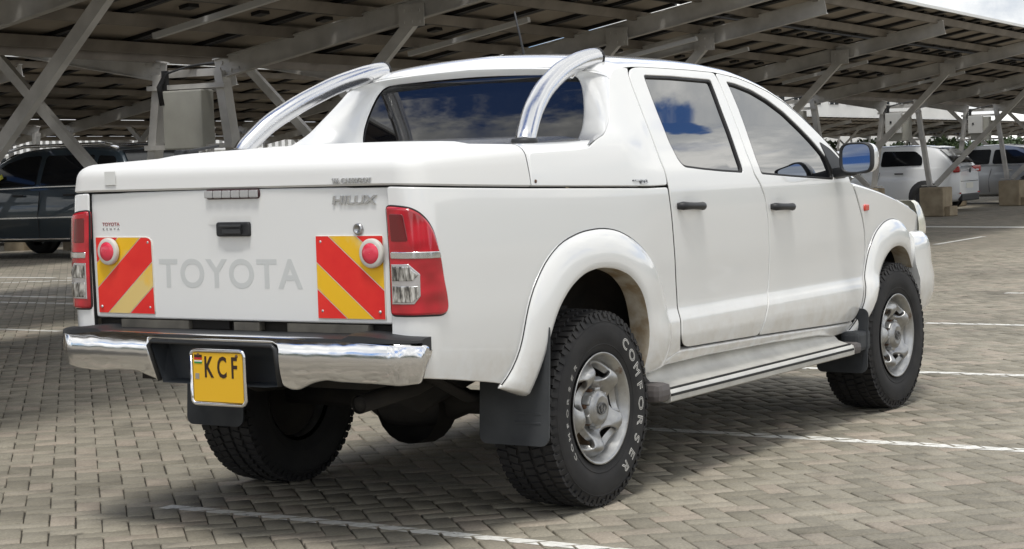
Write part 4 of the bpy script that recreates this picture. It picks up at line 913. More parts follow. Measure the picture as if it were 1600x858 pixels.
# tail lights, wrapped round the corners
LAMP_O = [[-1.2205,1.2134],[-1.1773,1.2106],[-1.1311,1.2042],[-1.1,1.1869],[-1.0748,1.1598],[-1.0545,1.1241],[-1.0386,1.0709],[-1.0255,1.0199],[-1.0144,0.9599],[-0.999,0.9039],[-0.9938,0.8638],[-1.0023,0.8425],[-1.0283,0.8369],[-1.085,0.8389],[-1.2215,0.84],[-1.2215,1.04]]
lm = panel(side, LAMP_O, off=.012, r=.010, depth=.012, step=.02, bstep=.008, sm=2, inset=0)
lb = panel(side, LAMP_O, off=.003, r=.002, depth=.004, step=.05, bstep=.01, sm=2, inset=-.005)
for i, (tl, mir) in enumerate(zip(both(lm, 'tail_light', RED, truck), (False, True))):
    lb.build('lamp_gasket', RUBBER, tl, mirror=mir)
    panel(side, [[-1.214,1.0605],[-1.0375,1.0575],[-1.0308,1.0286],[-1.214,1.0309]], off=.0150, r=.003, depth=.004, step=.02, bstep=.008, sm=1).build('chrome_strip', CHROME, tl, mirror=mir)
    panel(side, [[-1.214,1.0176],[-1.1454,1.0186],[-1.1086,0.9818],[-1.109,0.9048],[-1.1304,0.8751],[-1.214,0.8747]], off=.0142, r=.003, depth=.004, step=.02, bstep=.006, sm=0).build('lamp_bezel', mat('lamp_bezel', (.62, .60, .60), .25, .7), tl, mirror=mir)
    for z0, z1 in ((.955, 1.010), (.882, .943)):
        po = [[-1.208,z1],[-1.1475 if z1 > 1 else -1.1155,z1],[-1.1155,z1-.03 if z1 > 1 else z1],[-1.1155,z0+.02],[-1.1335,z0],[-1.208,z0]]
        panel(side, po, off=.0172, r=.003, depth=.004, step=.012, bstep=.006, sm=0).build('clear_lens', CLEAR, tl, mirror=mir)
    panel(side, [[-1.208,1.19],[-1.15,1.187],[-1.14,1.09],[-1.208,1.09]], off=.0135, r=.002, depth=.003, step=.02, bstep=.008, sm=1).build('dark_lens', REDDARK, tl, mirror=mir)
# rear bumper
BM = [[.8640,.755],[.5267,.7705],[.0966,.7715],[-.4786,.7705],[-.8640,.748],[-.862,.7035],[-.857,.650],[-.842,.606],[-.78,.598],[-.68,.6026],[-.5798,.6041],[-.477,.6055],[-.4239,.597],[-.3539,.5691],[-.3212,.5714],[-.284,.5899],[-.2825,.7340],[.3198,.7384],[.2863,.5794],[.3313,.5945],[.4021,.6172],[.4953,.617],[.623,.6078],[.7191,.6128],[.79,.625],[.845,.655],[.860,.70]]
def bmsink(p): return .004*np.sin(p[:, 0]*9)*np.sin(p[:, 1]*30)-.010*np.exp(-((p[:, 0]+.47)/.05)**2-((p[:, 1]-.63)/.06)**2)+.012*sstep(.735, .752, p[:, 1])
bm = T(panel(bumpf, BM, flip=True, step=.025, bstep=.012, sm=1, r=.012, depth=.06, sink=bmsink), 'rear_bumper', CHROME)
rows = []
for y in np.linspace(-.850, .850, 61):
    zt_ = .781-.016*sstep(.62, .85, abs(y)); e_ = .030 if abs(y) > .60 else .020
    fx_ = float(bumpf(y, .752)[0]); rows.append([(fx_-.010, y, .752-.002*(abs(y)/.9)), (fx_-.008, y, zt_-.006-(.012 if abs(y) < .58 else 0)), (fx_+.010, y, zt_-(.012 if abs(y) < .58 else 0)), (fx_+.12-.075*sstep(.70, .86, abs(y)), y, zt_+.002-(.012 if abs(y) < .58 else 0)), (fx_+.12-.075*sstep(.70, .86, abs(y)), y, .72)])
mb = MB(); mb.grid(rows, flip=True); mb.add(rows[0], [(0, 1, 2, 3, 4)]); mb.add(rows[-1], [(4, 3, 2, 1, 0)]); smooth_angle(T(mb, 'step_pad', BLACK, bm), 40)
rc = MB(); P4 = [(.318, .735), (-.281, .731), (-.283, .588), (-.21, .582), (.278, .583)]
outer = [tuple(bumpf(y, z)+np.array([.004, 0, 0])) for y, z in P4]; inner = [(-1.155, y*.93, .66+(z-.66)*.86) for y, z in P4]
rc.add(outer+inner, [(k, (k+1) % 5, 5+(k+1) % 5, 5+k) for k in range(5)]+[(5, 6, 7, 8, 9)]); T(rc, 'plate_recess', mat('recess_plastic', (.022, .026, .031), .5), bm)
rim = MB(); rim.tube([tuple(bumpf(y, z)+np.array([-.002, 0, 0])) for y, z in ((.284, .59), (.318, .722), (.304, .737), (-.268, .734), (-.283, .722), (-.284, .59))], .009, 8); T(rim, 'recess_rim', BLACK, bm)
# number plate
PY = mat('plate_yellow', (.80, .46, .012), .45, 0, .3); PK = mat('plate_black', (.03, .012, .006), .5)
px = -1.262
pl = MB(); pl.box((px, -.037, .617), (.006, .232, .176), bev=.002); plo = T(pl, 'number_plate', PY, bm)
fr = MB(); rr = rrect(-.037, .617, .250, .192, .02); fr.tube([(px-.001, y, z) for y, z in rr]+[(px-.001, *rr[0])], .007, 8); T(fr, 'plate_frame', CHROME, plo)
def plate_text(txt, cy, cz, wid, hgt, m_, name):
    v, f = text_mesh(txt, 1.0, extrude=.0008, offset=.018); a = np.array(v); lo, hi = a.min(0), a.max(0); mb = MB()
    mb.add([(px-.0036-p[2], cy-(p[0]-(lo[0]+hi[0])/2)/(hi[0]-lo[0])*wid, cz+(p[1]-(lo[1]+hi[1])/2)/(hi[1]-lo[1])*hgt) for p in a], f); return mb.build(name, m_, plo)
plate_text('K C F', -.053, .654, .152, .078, PK, 'lettering')
for z, m_, hh in ((.692, PK, .010), (.683, mat('flag_red', (.55, .02, .02), .5), .007), (.674, mat('flag_white', (.8, .8, .8), .5), .004), (.6685, mat('flag_green', (.02, .25, .05), .5), .006)):
    q = MB(); q.box((px-.0040, .053, z), (.0014, .036, hh)); q.build('flag_stripe', m_, plo)
q = MB(); q.box((px-.0038, .059, .620), (.0012, .018, .020)); q.build('hologram', mat('hologram', (.42, .40, .36), .35, .5), plo)
for dy in (-.09, .09): q = MB(); q.lathe([(.007, 0), (.005, -.003), (.001, -.004)], 10, 'x', (px-.003, -.037+dy, .695)); q.build('plate_screw', RUST, plo)
GREYH = noisy('hinge_paint', (.07, .065, .055), (.13, .12, .10), .7, scale=9)
# gap behind the tailgate foot, bed floor
q = MB(); q.box((-.98, 0, .77), (.20, 1.42, .06)); q.box((-.50, 0, .74), (1.1, 1.40, .08)); q.box((-1.085, .30, .788), (.02, .5, .03)); T(q, 'bed_floor', UNDER)
for yy, ww_ in ((.40, .34), (-.42, .36), (-.05, .12)): q = MB(); q.box((-1.10, yy, .787), (.03, ww_, .03)); T(q, 'tailgate_hinge', GREYH)
# ------------------------------------------------------------------ tonneau lid
def zgap(a): return float(np.interp(a, [-1.2, -1.0776, -.8696, -.4487, -.0983, .4832, .65], [1.2885, 1.2837, 1.2758, 1.2624, 1.2531, 1.2378, 1.2375]))
def zsh(x): return float(np.interp(x, [-1.15, -1.05, -.9, -.42, .12, .40], [1.378, 1.388, 1.396, 1.4165, 1.428, 1.432]))
def planrow(avals, zf, inset):
    """right half of the plan outline pulled in by inset, at height zf(a)"""
    out_ = []
    for a in avals:
        z = zf(a); p = side(a, z); n = mnorm(side, np.array([[a, z]]))[0][0]; n = np.array([n[0], n[1], 0]); n /= np.linalg.norm(n)
        out_.append((p[0]-n[0]*inset, p[1]-n[1]*inset, z))
    if avals[-1] < -1.5: out_[-1] = (out_[-2][0], 0.0, out_[-1][2])
    return out_
def lid(name, a0, a1, rear):
    if rear:
        av = list(np.linspace(a0, -.98, 40))[::-1]; av = list(np.linspace(a0, -1.03, 4))+[-1.03-.1492*k/12 for k in range(1, 13)]
        # carry on across the flat rear face to the middle
        L = float(halfw(-1.03, 1.3))-RC; av += [-1.03-RC*math.pi/2-L*k/10 for k in range(1, 10)]+[-1.03-RC*math.pi/2-L]
        av = list(np.linspace(a0, -1.03, 30))+av[4:]
    else: av = list(np.linspace(a0, a1, 24))
    lev = [(.010, lambda a: zgap(a)-.004), (.0, lambda a: zgap(a)+.003)]
    rows = []
    for f_ in (.25, .5, .7): lev.append((.004*f_, lambda a, f_=f_: zgap(a)+(zsh(max(a, -1.1))-.042-zgap(a))*f_/.7))
    for th in (15, 32, 50, 68, 84): lev.append((.004+.05*(1-math.cos(rad(th))), lambda a, th=th: zsh(max(a, -1.1))-.042+.042*math.sin(rad(th))))
    for ins, zf in lev: rows.append(planrow(av, zf, ins))
    mb = MB(); mb.grid(rows, flip=True)
    mb.grid([[(x, -y, z) for x, y, z in r_] for r_ in rows])
    # top: strips between the right rim and its mirror image
    top = rows[-1]; cols = []
    for (x, y, z) in top:
        ws = abs(y); col = []
        for q in np.linspace(-1, 1, 25):
            yy = -q*ws*-1 if False else q*ws; cr = (.018*(1-q*q)+.010*(1-sstep(.62, .70, abs(yy)/.8)))*float(sstep(-1.07, -.80, x))
            xx = x
            col.append((xx, yy, z+cr))
        cols.append(col)
    mb.grid(cols, flip=False)
    o = mb.build(name, PAINT_LID if name == 'tonneau_lid' else PAINT_W, truck); smooth_angle(o, 50); return o
ld = lid('tonneau_lid', -.420, None, True)
lf = lid('lid_base', .40, -.4145, False)
q = MB(); q.add([(-1.05, -.74, 1.30), (.3, -.74, 1.30), (.3, .74, 1.30), (-1.05, .74, 1.30)], [(0, 1, 2, 3)]); q.box((-1.10, 0, 1.283), (.02, 1.5, .012)); T(q, 'lid_liner', GAP_SHADE)
def lid_text(txt, cy, cz, wid, hgt, m_):
    v, f = text_mesh(txt, 1.0, extrude=.003, shear=.1, offset=.03); a = np.array(v); lo, hi = a.min(0), a.max(0); mb = MB()
    xr = XR-.002
    mb.add([(xr-.002-p[2], cy-(p[0]-(lo[0]+hi[0])/2)/(hi[0]-lo[0])*wid, cz+(p[1]-(lo[1]+hi[1])/2)/(hi[1]-lo[1])*hgt) for p in a], f); return mb.build('lettering', m_, ld)
lid_text('CARRYBOY', -.580, 1.3035, .130, .018, STAINLESS)
q = MB()
for k in range(3): q.beam((XR-.004, -.478-.011*k, 1.312), (XR-.004, -.486-.011*k, 1.295), .006, .006, (1, 0, 0))
q.build('emblem', STAINLESS, ld)
q = MB(); q.box((XR-.0035, .585, 1.335), (.003, .055, .052), bev=.001); q.build('sticker_ghost', mat('sticker_ghost', (.72, .725, .70), .5), ld)
# lid lock lever on the far shoulder
q = MB(); q.box((-.62, .66, 1.425), (.10, .05, .03), bev=.01); q.beam((-.66, .62, 1.432), (-.50, .60, 1.452), .022, .012, bev=.004); q.build('lid_latch', BLACK, ld)
# ------------------------------------------------------------------ cab fairing around the rear window
FAIR = [[-.4150,1.2605],[-.0983,1.2511],[.4832,1.2358],[.6400,1.2355],[.6405,1.2852],[.6310,1.3362],[.6296,1.3952],[.6320,1.4894],[.6365,1.5788],[.6415,1.6657],[.655,1.718],[.672,1.732],[.60,1.738],[.53,1.722],[.475,1.69],[.395,1.60],[.295,1.50],[.21,1.452],[.13,1.432],[.05,1.40],[-.05,1.393],[-.395,1.384]]
fa = both(panel(side, FAIR, step=.03, bstep=.012, sm=2, r=.004, inset=.001, depth=.03), 'cab_fairing', PAINT_W, truck)
for i, d in enumerate(fa):
    q = panel(side, [[.345,1.2685],[.47,1.2655],[.475,1.248],[.405,1.247],[.40,1.256],[.345,1.258]], off=.003, r=.001, depth=.002, step=.02, bstep=.008, sm=0); q.build('badge', mat('badge_grey', (.07, .07, .075), .35, .3), d, mirror=i == 1)
def sidebadge(txt, ca, cz, wid, hgt, m_, parent, off=.005):
    v, f = text_mesh(txt, 1.0, extrude=.0006, shear=.1, offset=.02); a = np.array(v); lo, hi = a.min(0), a.max(0)
    A = ca+(a[:, 0]-(lo[0]+hi[0])/2)/(hi[0]-lo[0])*wid; Z = cz+(a[:, 1]-(lo[1]+hi[1])/2)/(hi[1]-lo[1])*hgt; p = side(A, Z); p[:, 1] -= off+a[:, 2]
    mb = MB(); mb.add(p, f); return mb.build('lettering', m_, parent)
sidebadge('CARRYBOY', .41, 1.2632, .115, .0075, CHROME, fa[0]); sidebadge('SUV', .438, 1.2518, .055, .009, CHROME, fa[0])
q = MB(); q.lathe([(.007, 0), (.006, -.003), (.001, -.003)], 10, 'y', tuple(side(-.385, 1.277)+np.array([0, -.001, 0]))); q.build('screw', RUST, fa[0])
# recess from the sail edges and roof lip to the glass
def ringB():
    pts = [(x, -float(halfw(x, z)), z) for x, z in ((.06, 1.412), (.13, 1.432), (.21, 1.452), (.295, 1.50), (.345, 1.55), (.395, 1.60), (.437, 1.645), (.475, 1.69))]
    pts += [(.478, -.615, 1.722), (.474, -.52, 1.737), (.470, -.40, 1.745), (.468, -.2, 1.750), (.467, 0, 1.752)]; return pts
def ringA():
    return [(a+.022, b, c) for a, b, c in [(.375, -.545, 1.425), (.380, -.556, 1.44), (.392, -.566, 1.475), (.408, -.568, 1.52), (.427, -.560, 1.57), (.445, -.548, 1.615), (.463, -.532, 1.66), (.478, -.508, 1.693), (.484, -.480, 1.706), (.487, -.42, 1.711), (.490, -.32, 1.714), (.493, -.16, 1.717), (.495, 0, 1.718)]]
def dens(p, n=60):
    p = np.array(p); k = np.linspace(0, 1, len(p)); q = np.linspace(0, 1, n); return smoothp(np.stack([np.interp(q, k, p[:, i]) for i in range(3)], -1), 3, False)
A_, B_ = dens(ringA()), dens(ringB()); full = lambda P: [tuple(p) for p in P]+[(x, -y, z) for x, y, z in P[::-1][1:]]
rows = []
for f_, dx in ((0, 0), (.04, -.004), (.12, -.010), (.35, -.012), (.65, -.006), (.88, -.0), (.96, .004), (1.0, .012)):
    P = B_*(1-f_)+A_*f_; P = P+np.array([dx, 0, 0])*(np.linspace(1, .3, len(P))[:, None]); rows.append(full(P))
mb = MB(); mb.grid(rows, flip=False); ro = T(mb, 'window_surround', PAINT_W); smooth_angle(ro, 60)
sd_ = np.array(ringA()[:9]); gz, gx_ = sd_[:, 2], sd_[:, 0]
def rglass(y, z):
    y = np.asarray(y, float); z = np.asarray(z, float); return np.stack(np.broadcast_arrays(pch(gz, gx_, z)+.016-.012*(1-(y/.58)**2), y, z), -1)
ol_ = [(p[1], p[2]) for p in A_]+[(-p[1], p[2]) for p in A_[::-1][1:]]; ol_ = np.array(ol_); ol_ = ol_ if area(ol_) > 0 else ol_[::-1]
T(panel(rglass, ol_, flip=True, inset=-.012, r=.001, depth=.004, step=.03, bstep=.02, sm=0), 'rear_window', RGLASS)
# ------------------------------------------------------------------ roof, windscreen
def zedge(x): return -.0075+float(np.interp(x, [.47, .53, .60, .70, .79, 1.22, 1.47, 1.68, 1.825, 1.967, 2.10, 2.22, 2.333, 2.45, 2.5054, 2.542, 2.58], [1.688, 1.722, 1.738, 1.7445, 1.7475, 1.7455, 1.7400, 1.7210, 1.694, 1.658, 1.608, 1.543, 1.467, 1.383, 1.338, 1.279, 1.23]))
def zcen(x): return float(np.interp(x, [.455, .50, .56, .62, .70, .9, 1.3, 1.7, 1.95, 2.1], [1.752, 1.783, 1.803, 1.815, 1.822, 1.831, 1.834, 1.822, 1.798, 1.765]))
xs_ = list(np.linspace(.47, .72, 14))+list(np.linspace(.76, 2.1, 30)); rows = []
for x in xs_:
    ze = zedge(x); e = side(x, ze); zc = zcen(x-.0 if x > .6 else x-.015*(.6-x)/.13); xc = x-(.012 if x < .5 else 0)
    P0 = e; P1 = e+np.array([0, .020, .034]); P2 = np.array([xc, -.47, zc-.012]); P3 = np.array([xc, 0, zc]); r_ = []
    for q in np.linspace(0, 1, 18): r_.append(tuple((1-q)**3*P0+3*q*(1-q)**2*P1+3*q*q*(1-q)*P2+q**3*P3))
    rows.append(r_+[(a, -b, c) for a, b, c in r_[::-1][1:]])
mb = MB(); mb.grid(rows, flip=True); T(mb, 'roof', PAINT_W)
# pillars and windscreen
xs2 = list(np.linspace(2.1, 2.62, 22)); P_ = []; W_ = []
for i, x in enumerate(xs2):
    q0 = i/21; ze = zedge(x); e = side(x, ze); zc = ze+(zcen(2.1)-zedge(2.1))*(1-q0)+.0; xc = x+.30*q0; r_ = []
    P0 = e; P1 = e+np.array([0, .020, .034]); P2 = np.array([x+.2*q0, -.47, zc]); P3 = np.array([xc, 0, zc+.01])
    for q in np.linspace(0, 1, 25): r_.append(tuple((1-q)**3*P0+3*q*(1-q)**2*P1+3*q*q*(1-q)*P2+q**3*P3))
    P_.append(r_[:6]); W_.append(r_[5:]+[(a, -b, c) for a, b, c in r_[5:][::-1][1:]])
mb = MB(); mb.grid(P_, flip=True); both(mb, 'windscreen_pillar', PAINT_W, truck)
mb = MB(); mb.grid(W_, flip=True); T(mb, 'windscreen', GLASS)
# ------------------------------------------------------------------ bonnet and nose
rows = []
for x in np.linspace(2.585, 3.62, 26):
    zl = -.013+float(np.interp(x, [2.58, 2.66, 2.8, 3.0, 3.2, 3.42, 3.62], [1.194, 1.189, 1.169, 1.137, 1.102, 1.059, 1.020])); e = side(x, zl)
    zt_ = float(np.interp(x, [2.58, 2.74, 2.92, 3.11, 3.34, 3.62], [1.252, 1.234, 1.205, 1.170, 1.128, 1.078])); P0 = e; P1 = e+np.array([0, .018, .045]); P2 = np.array([x, -.50, zt_+.006]); P3 = np.array([x, 0, zt_+.012]); r_ = []
    for q in np.linspace(0, 1, 16): r_.append(tuple((1-q)**3*P0+3*q*(1-q)**2*P1+3*q*q*(1-q)*P2+q**3*P3))
    rows.append(r_+[(a, -b, c) for a, b, c in r_[::-1][1:]])
mb = MB(); mb.grid(rows, flip=True); T(mb, 'bonnet', PAINT_W)
def nose(levels, x0, name, m_):
    rows = []
    for z, xf, w_ in levels:
        w0 = float(halfw(x0, max(z, .40)))+w_; n = 28; r_ = []
        for k in range(n+1):
            th = math.pi/2*k/n; r_.append((x0+(xf-x0)*abs(math.sin(th))**.62, -w0*abs(math.cos(th))**.42, z))
        rows.append(r_+[(a, -b, c) for a, b, c in r_[::-1][1:]])
    mb = MB(); mb.grid(rows, flip=False); return smooth_angle(T(mb, name, m_), 50)
rows = []
for z, xf, w_ in ((.44, 3.90, .020), (.455, 3.94, .040), (.50, 3.975, .052), (.58, 3.99, .054), (.66, 3.995, .054), (.74, 3.99, .053), (.80, 3.985, .050), (.84, 3.965, .046), (.875, 3.93, .036), (.903, 3.885, .018), (.912, 3.85, -.01)):
    x0 = float(np.interp(z, [.44, .62, .72, .79, .87], [3.478, 3.470, 3.436, 3.41, 3.44])); w0 = float(halfw(x0, z))+w_; r_ = [(x0+.004, -w0+.07, z), (x0+.001, -w0+.012, z)]; n = 40
    for k in range(n+1):
        th = math.pi/2*k/n; r_.append((x0+(xf-x0)*abs(math.sin(th))**.75, -w0*abs(math.cos(th))**.30, z))
    rows.append(r_+[(a_, -b_, c_) for a_, b_, c_ in r_[::-1][1:]])
mb = MB(); mb.grid(rows, flip=False); smooth_angle(T(mb, 'front_bumper', PAINT_W), 55)
nose([(.85, 3.90, -.03), (.90, 3.88, -.03), (.95, 3.86, -.03), (1.0, 3.82, -.03), (1.045, 3.75, -.05), (1.085, 3.63, -.11)], 3.60, 'front_panel', PAINT_W)
q = MB(); q.box((3.875, 0, .92), (.06, 1.0, .13), bev=.02); gr = T(q, 'grille', BLACK); q = MB()
for z in (.89, .92, .95): q.box((3.91, 0, z), (.02, .96, .012), bev=.004)
q.build('grille_bar', CHROME, gr)
for sg in (-1, 1):
    rows = []
    for z in np.linspace(.872, 1.075, 14):
        q_ = (z-.872)/.203; sw = math.sin(math.pi*min(max(q_, .0), 1))**.35; dx = .035-.10*q_**1.8; r_ = []
        for th in np.linspace(0, math.pi/2, 16): r_.append((3.66+(.285+dx)*abs(math.sin(th))**.7*(.86+.14*sw), sg*(.41+(.392-.03*q_)*abs(math.cos(th))**.6*(.93+.07*sw)), z))
        rows.append(r_)
    mb = MB(); mb.grid(rows, flip=(sg > 0)); mb.add(rows[-1], [tuple(range(16))]); T(mb, 'headlight', LAMPY)
# ------------------------------------------------------------------ stainless roll bars
RB = [(-.235, -.705, 1.420), (-.215, -.698, 1.450), (-.105, -.662, 1.545), (.055, -.615, 1.632), (.255, -.575, 1.712), (.43, -.556, 1.757), (.535, -.553, 1.775), (.585, -.553, 1.778)]
P = dens(RB, 40)
mb = MB(); mb.tube([tuple(p) for p in P], [.040]*40, 20, flat=1.0); rbs = both(mb, 'roll_bar', STAINLESS, truck)
for i, d in enumerate(rbs):
    q = MB(); q.lathe([(.050, 0), (.052, .010), (.050, .020), (.044, .024)], 24, 'z', (-.238, -.706, 1.416)); q.build('bar_foot', BLACK, d, mirror=i == 1)
    q = MB(); q.tube([tuple(p) for p in P[38:40]], .043, 16); q.build('bar_collar', RUBBER, d, mirror=i == 1)
    q = MB(); q.tube([(.33, -.575, 1.690), (.42, -.57, 1.740)], [.012, .012], 8); q.build('bar_bracket', STAINLESS, d, mirror=i == 1)
# antenna
q = MB(); q.tube([(1.62, .45, 1.81), (1.60, .452, 1.90), (1.56, .47, 2.09)], [.008, .006, .0045], 8); q.lathe([(.022, 0), (.018, .02), (.006, .03)], 12, 'z', (1.62, .45, 1.80)); T(q, 'antenna', BLACK)
# ------------------------------------------------------------------ running boards
sec = [(-.770, .482), (-.776, .476), (-.790, .442), (-.815, .416), (-.862, .402), (-.882, .400), (-.897, .393), (-.903, .376), (-.900, .350), (-.882, .342), (-.77, .36)]
mb = MB(); n_ = len(sec); mb.add([(x, y, z) for x in (.52, 2.46) for y, z in sec], [(i, (i+1) % n_, n_+(i+1) % n_, n_+i) for i in range(n_)]+[tuple(range(n_))[::-1], tuple(range(n_, 2*n_))])
for o, mir in zip(both(mb, 'running_board', ALU, truck), (False, True)):
    smooth_angle(o, 50)
    q = MB(); q.box((1.48, -.884, .4005), (1.92, .010, .008)); q.build('grip_strip', RUBBER, o, mirror=mir); q = MB(); q.box((1.48, -.9035, .377), (1.92, .006, .010)); q.build('grip_strip', RUBBER, o, mirror=mir)
    q = MB(); GC = bpy.data.materials.get('grey_cap') or mat('grey_cap', (.10, .09, .088), .6); q.box((.470, -.840, .392), (.11, .130, .078), bev=.028); q.build('end_cap', GC, o, mirror=mir); q = MB(); q.box((2.49, -.862, .376), (.08, .10, .058), bev=.022); q.build('end_cap', GC, o, mirror=mir)
    for x in (.8, 1.5, 2.2): q = MB(); q.beam((x, -.55, .47), (x, -.86, .362), .06, .03); q.build('board_bracket', UNDER, o, mirror=mir)
# ------------------------------------------------------------------ wheels
R_T, R_R, TW = .386, .214, .262
def letters_on_arc(mb, txt, a_mid, rc, hgt, spacing, yf):
    n = len(txt)
    for i, c in enumerate(txt):
        v, f = text_mesh(c, 1.0, outline=.024, align='CENTER', res=3, offset=.01)
        a = np.array(v); lo, hi = a.min(0), a.max(0); aa = a_mid-(i-(n-1)/2)*spacing; tx = []
        for p in a:
            lx = (p[0]-(lo[0]+hi[0])/2)*hgt*1.65; ly = (p[1]-(lo[1]+hi[1])/2)/(hi[1]-lo[1])*hgt; r_ = rc+ly; th = aa-lx/rc
            tx.append((r_*math.cos(th), yf(r_)-.0008+p[2]*hgt*.18, r_*math.sin(th)))
        mb.add(tx, f)
def yside(r): return -TW/2+.0-float(np.interp(r, [.214, .235, .28, .33, .355, .372], [-.012, -.002, .010, .008, -.002, -.016]))
def build_wheel(name, c, steer=0.0, roll=0.0):
    """right-hand wheel, outer face towards -Y, centre at the origin"""
    w_ = MB()
    prof = [(.205, -TW/2+.030), (R_R, -TW/2+.012)]+[(r, yside(r)) for r in (.222, .235, .25, .265, .28, .30, .32, .335, .348, .358, .366)]
    prof += [(.372, -TW/2+.022), (.374, -TW/2+.05), (.376, 0), (.374, TW/2-.05), (.372, TW/2-.022)]+[(r, -yside(r)) for r in (.366, .348, .32, .28, .235)]+[(.205, TW/2-.02)]
    w_.lathe(prof, 96)
    # tread blocks
    rg = np.random.default_rng(3); nblk = 66
    for row, (yc, wy, rr_) in enumerate(((-.106, .046, .3795), (-.056, .040, .3845), (0, .046, .3855), (.056, .040, .3845), (.106, .046, .3795))):
        for k in range(nblk):
            a = 2*math.pi*(k+(.5 if row % 2 else 0)+rg.normal(0, .04))/nblk; lw = 2*math.pi*.38/nblk*(.66 if row in (0, 4) else .74); sk = (.30 if row in (1, 3) else .12)*(1 if row < 3 else -1)
            R = Matrix.Rotation(-a, 3, 'Y') @ Matrix.Rotation(sk+rg.normal(0, .05), 3, 'X')
            h_ = .012; cc = Matrix.Rotation(-a, 3, 'Y') @ Vector((rr_-h_/2, yc, 0)); w_.box(cc, (h_, wy*(.9+.1*rg.random()), lw), R)
    # shoulder lugs seen from the side
    for sg in (-1, 1):
        for k in range(nblk):
            a = 2*math.pi*(k+.25)/nblk; R = Matrix.Rotation(-a, 3, 'Y'); L_ = .020 if k % 2 else .032
            w_.box(R @ Vector((.376-L_/2-.004, sg*(TW/2-.006-.0), 0)), (L_, .016, .019), R @ Matrix.Rotation(sg*-.38, 3, 'Z'))
        for r_ in (.338, .250): w_.lathe([(r_-.003, sg*abs(yside(r_))-.0*sg), (r_, sg*(abs(yside(r_))+.0025)), (r_+.003, sg*abs(yside(r_)))][::1 if sg > 0 else -1], 72)
    tyre = w_.mesh('tyre')
    l = MB(); letters_on_arc(l, 'COMFORSER', rad(-3), .298, .043, .240, yside); letters_on_arc(l, 'COMFORSER', rad(177), .270, .024, .17, yside); let = l.mesh('tyre_lettering')
    # rim: outer lip and barrel by lathe, pressed disc with five openings
    r_ = MB(); r_.lathe([(.19, TW/2-.03), (.192, -.02), (.186, -.085), (.196, -.108), (.204, -.118), (.214, -.1265), (.219, -.1300), (.2185, -.1345), (.213, -.1335), (.206, -.126), (.199, -.112), (.1925, -.105), (.190, -.095)][::-1], 80); rim = r_.mesh('rim')
    def disc(u_, v_):
        u_ = np.asarray(u_, float); v_ = np.asarray(v_, float); r0 = np.hypot(u_, v_); th = np.arctan2(v_, u_)
        base = -.080-.034*sstep(.075, .125, r0)+.026*sstep(.160, .192, r0)
        rib = np.cos(2.5*(th-WIN0))**2; base = base+.030*(1-rib)*0+.012*rib*np.exp(-((r0-.145)/.03)**2)-.028*(1-rib)*np.exp(-((r0-.150)/.035)**2)
        return np.stack(np.broadcast_arrays(u_, base, v_), -1)
    WIN0 = rad(82)
    ol = [(.1925*math.cos(a), .1925*math.sin(a)) for a in np.linspace(0, 2*math.pi, 97)[:-1]]
    holes = []
    for k in range(5):
        a0 = WIN0+2*math.pi*k/5; hp = []
        for a in np.linspace(0, 2*math.pi, 25)[:-1]:
            ca, sa = math.cos(a), math.sin(a); rr_ = .142+.037*np.sign(ca)*abs(ca)**.7; tt = .051*np.sign(sa)*abs(sa)**.75*(.85+.25*(rr_-.11)/.06)
            th = a0+tt/.135; hp.append((rr_*math.cos(th), rr_*math.sin(th)))
        holes.append(hp)
    d_ = panel(disc, ol, holes, inset=0, r=.004, depth=.02, step=.012, bstep=.007, sm=0, hsm=1, hole_r=.008)
    dsk = d_.mesh('wheel_disc')
    hc = MB(); hc.lathe([(.074, -.070), (.073, -.108), (.066, -.125), (.050, -.133), (.046, -.1345), (.040, -.132), (.001, -.133)][::-1], 48)
    for k in range(6):
        a = 2*math.pi*(k+.5)/6; R = Matrix.Rotation(-a, 3, 'Y'); hc.box(R @ Vector((.070, -.100, 0)), (.022, .034, .040), R, bev=.006)
    def ell(cx, cz, rx, rz, n=24): return [(cx+rx*math.cos(q), -.1345, cz+rz*math.sin(q)) for q in np.linspace(0, 2*math.pi, n+1)]
    cap = hc.mesh('hub_cap')
    em = MB()
    for e in (ell(0, 0, .031, .022), ell(0, 0, .010, .021), ell(0, .009, .020, .010)): em.tube(e, .0018, 6, False)
    emb = em.mesh('emblem')
    nu = MB(); nu.lathe([(.012, .01), (.012, -.016), (.006, -.022), (.001, -.022)][::-1], 6, 'y', (.070, -.084, 0), smooth=False)
    nut = nu.mesh('wheel_nut')
    bp = MB(); bp.lathe([(.186, .06), (.12, .065), (.001, .065)], 40); bpm = bp.mesh('back_plate'); bpm.materials.append(UNDER); br = MB(); br.lathe([(.165, -.02), (.165, -.052), (.10, -.058), (.04, -.060), (.001, -.06)][::-1], 40); brk = br.mesh('brake_drum')
    for me, m_ in ((tyre, TYRE), (let, WLET), (rim, STEELW), (dsk, STEELW), (cap, STEELW), (emb, mat('emblem_grey', (.13, .13, .13), .4, .5)), (nut, RUST), (brk, BRAKE)): me.materials.append(m_)
    return dict(tyre=tyre, lettering=let, rim=rim, disc=dsk, cap=cap, emblem=emb, nut=nut, brake=brk, plate=bpm)
WH = build_wheel('wheel', None); smooth_tyre = WH['tyre']
def put(me, name, parent):
    o = bpy.data.objects.new(name, me); COL.objects.link(o); o.parent = parent; return o
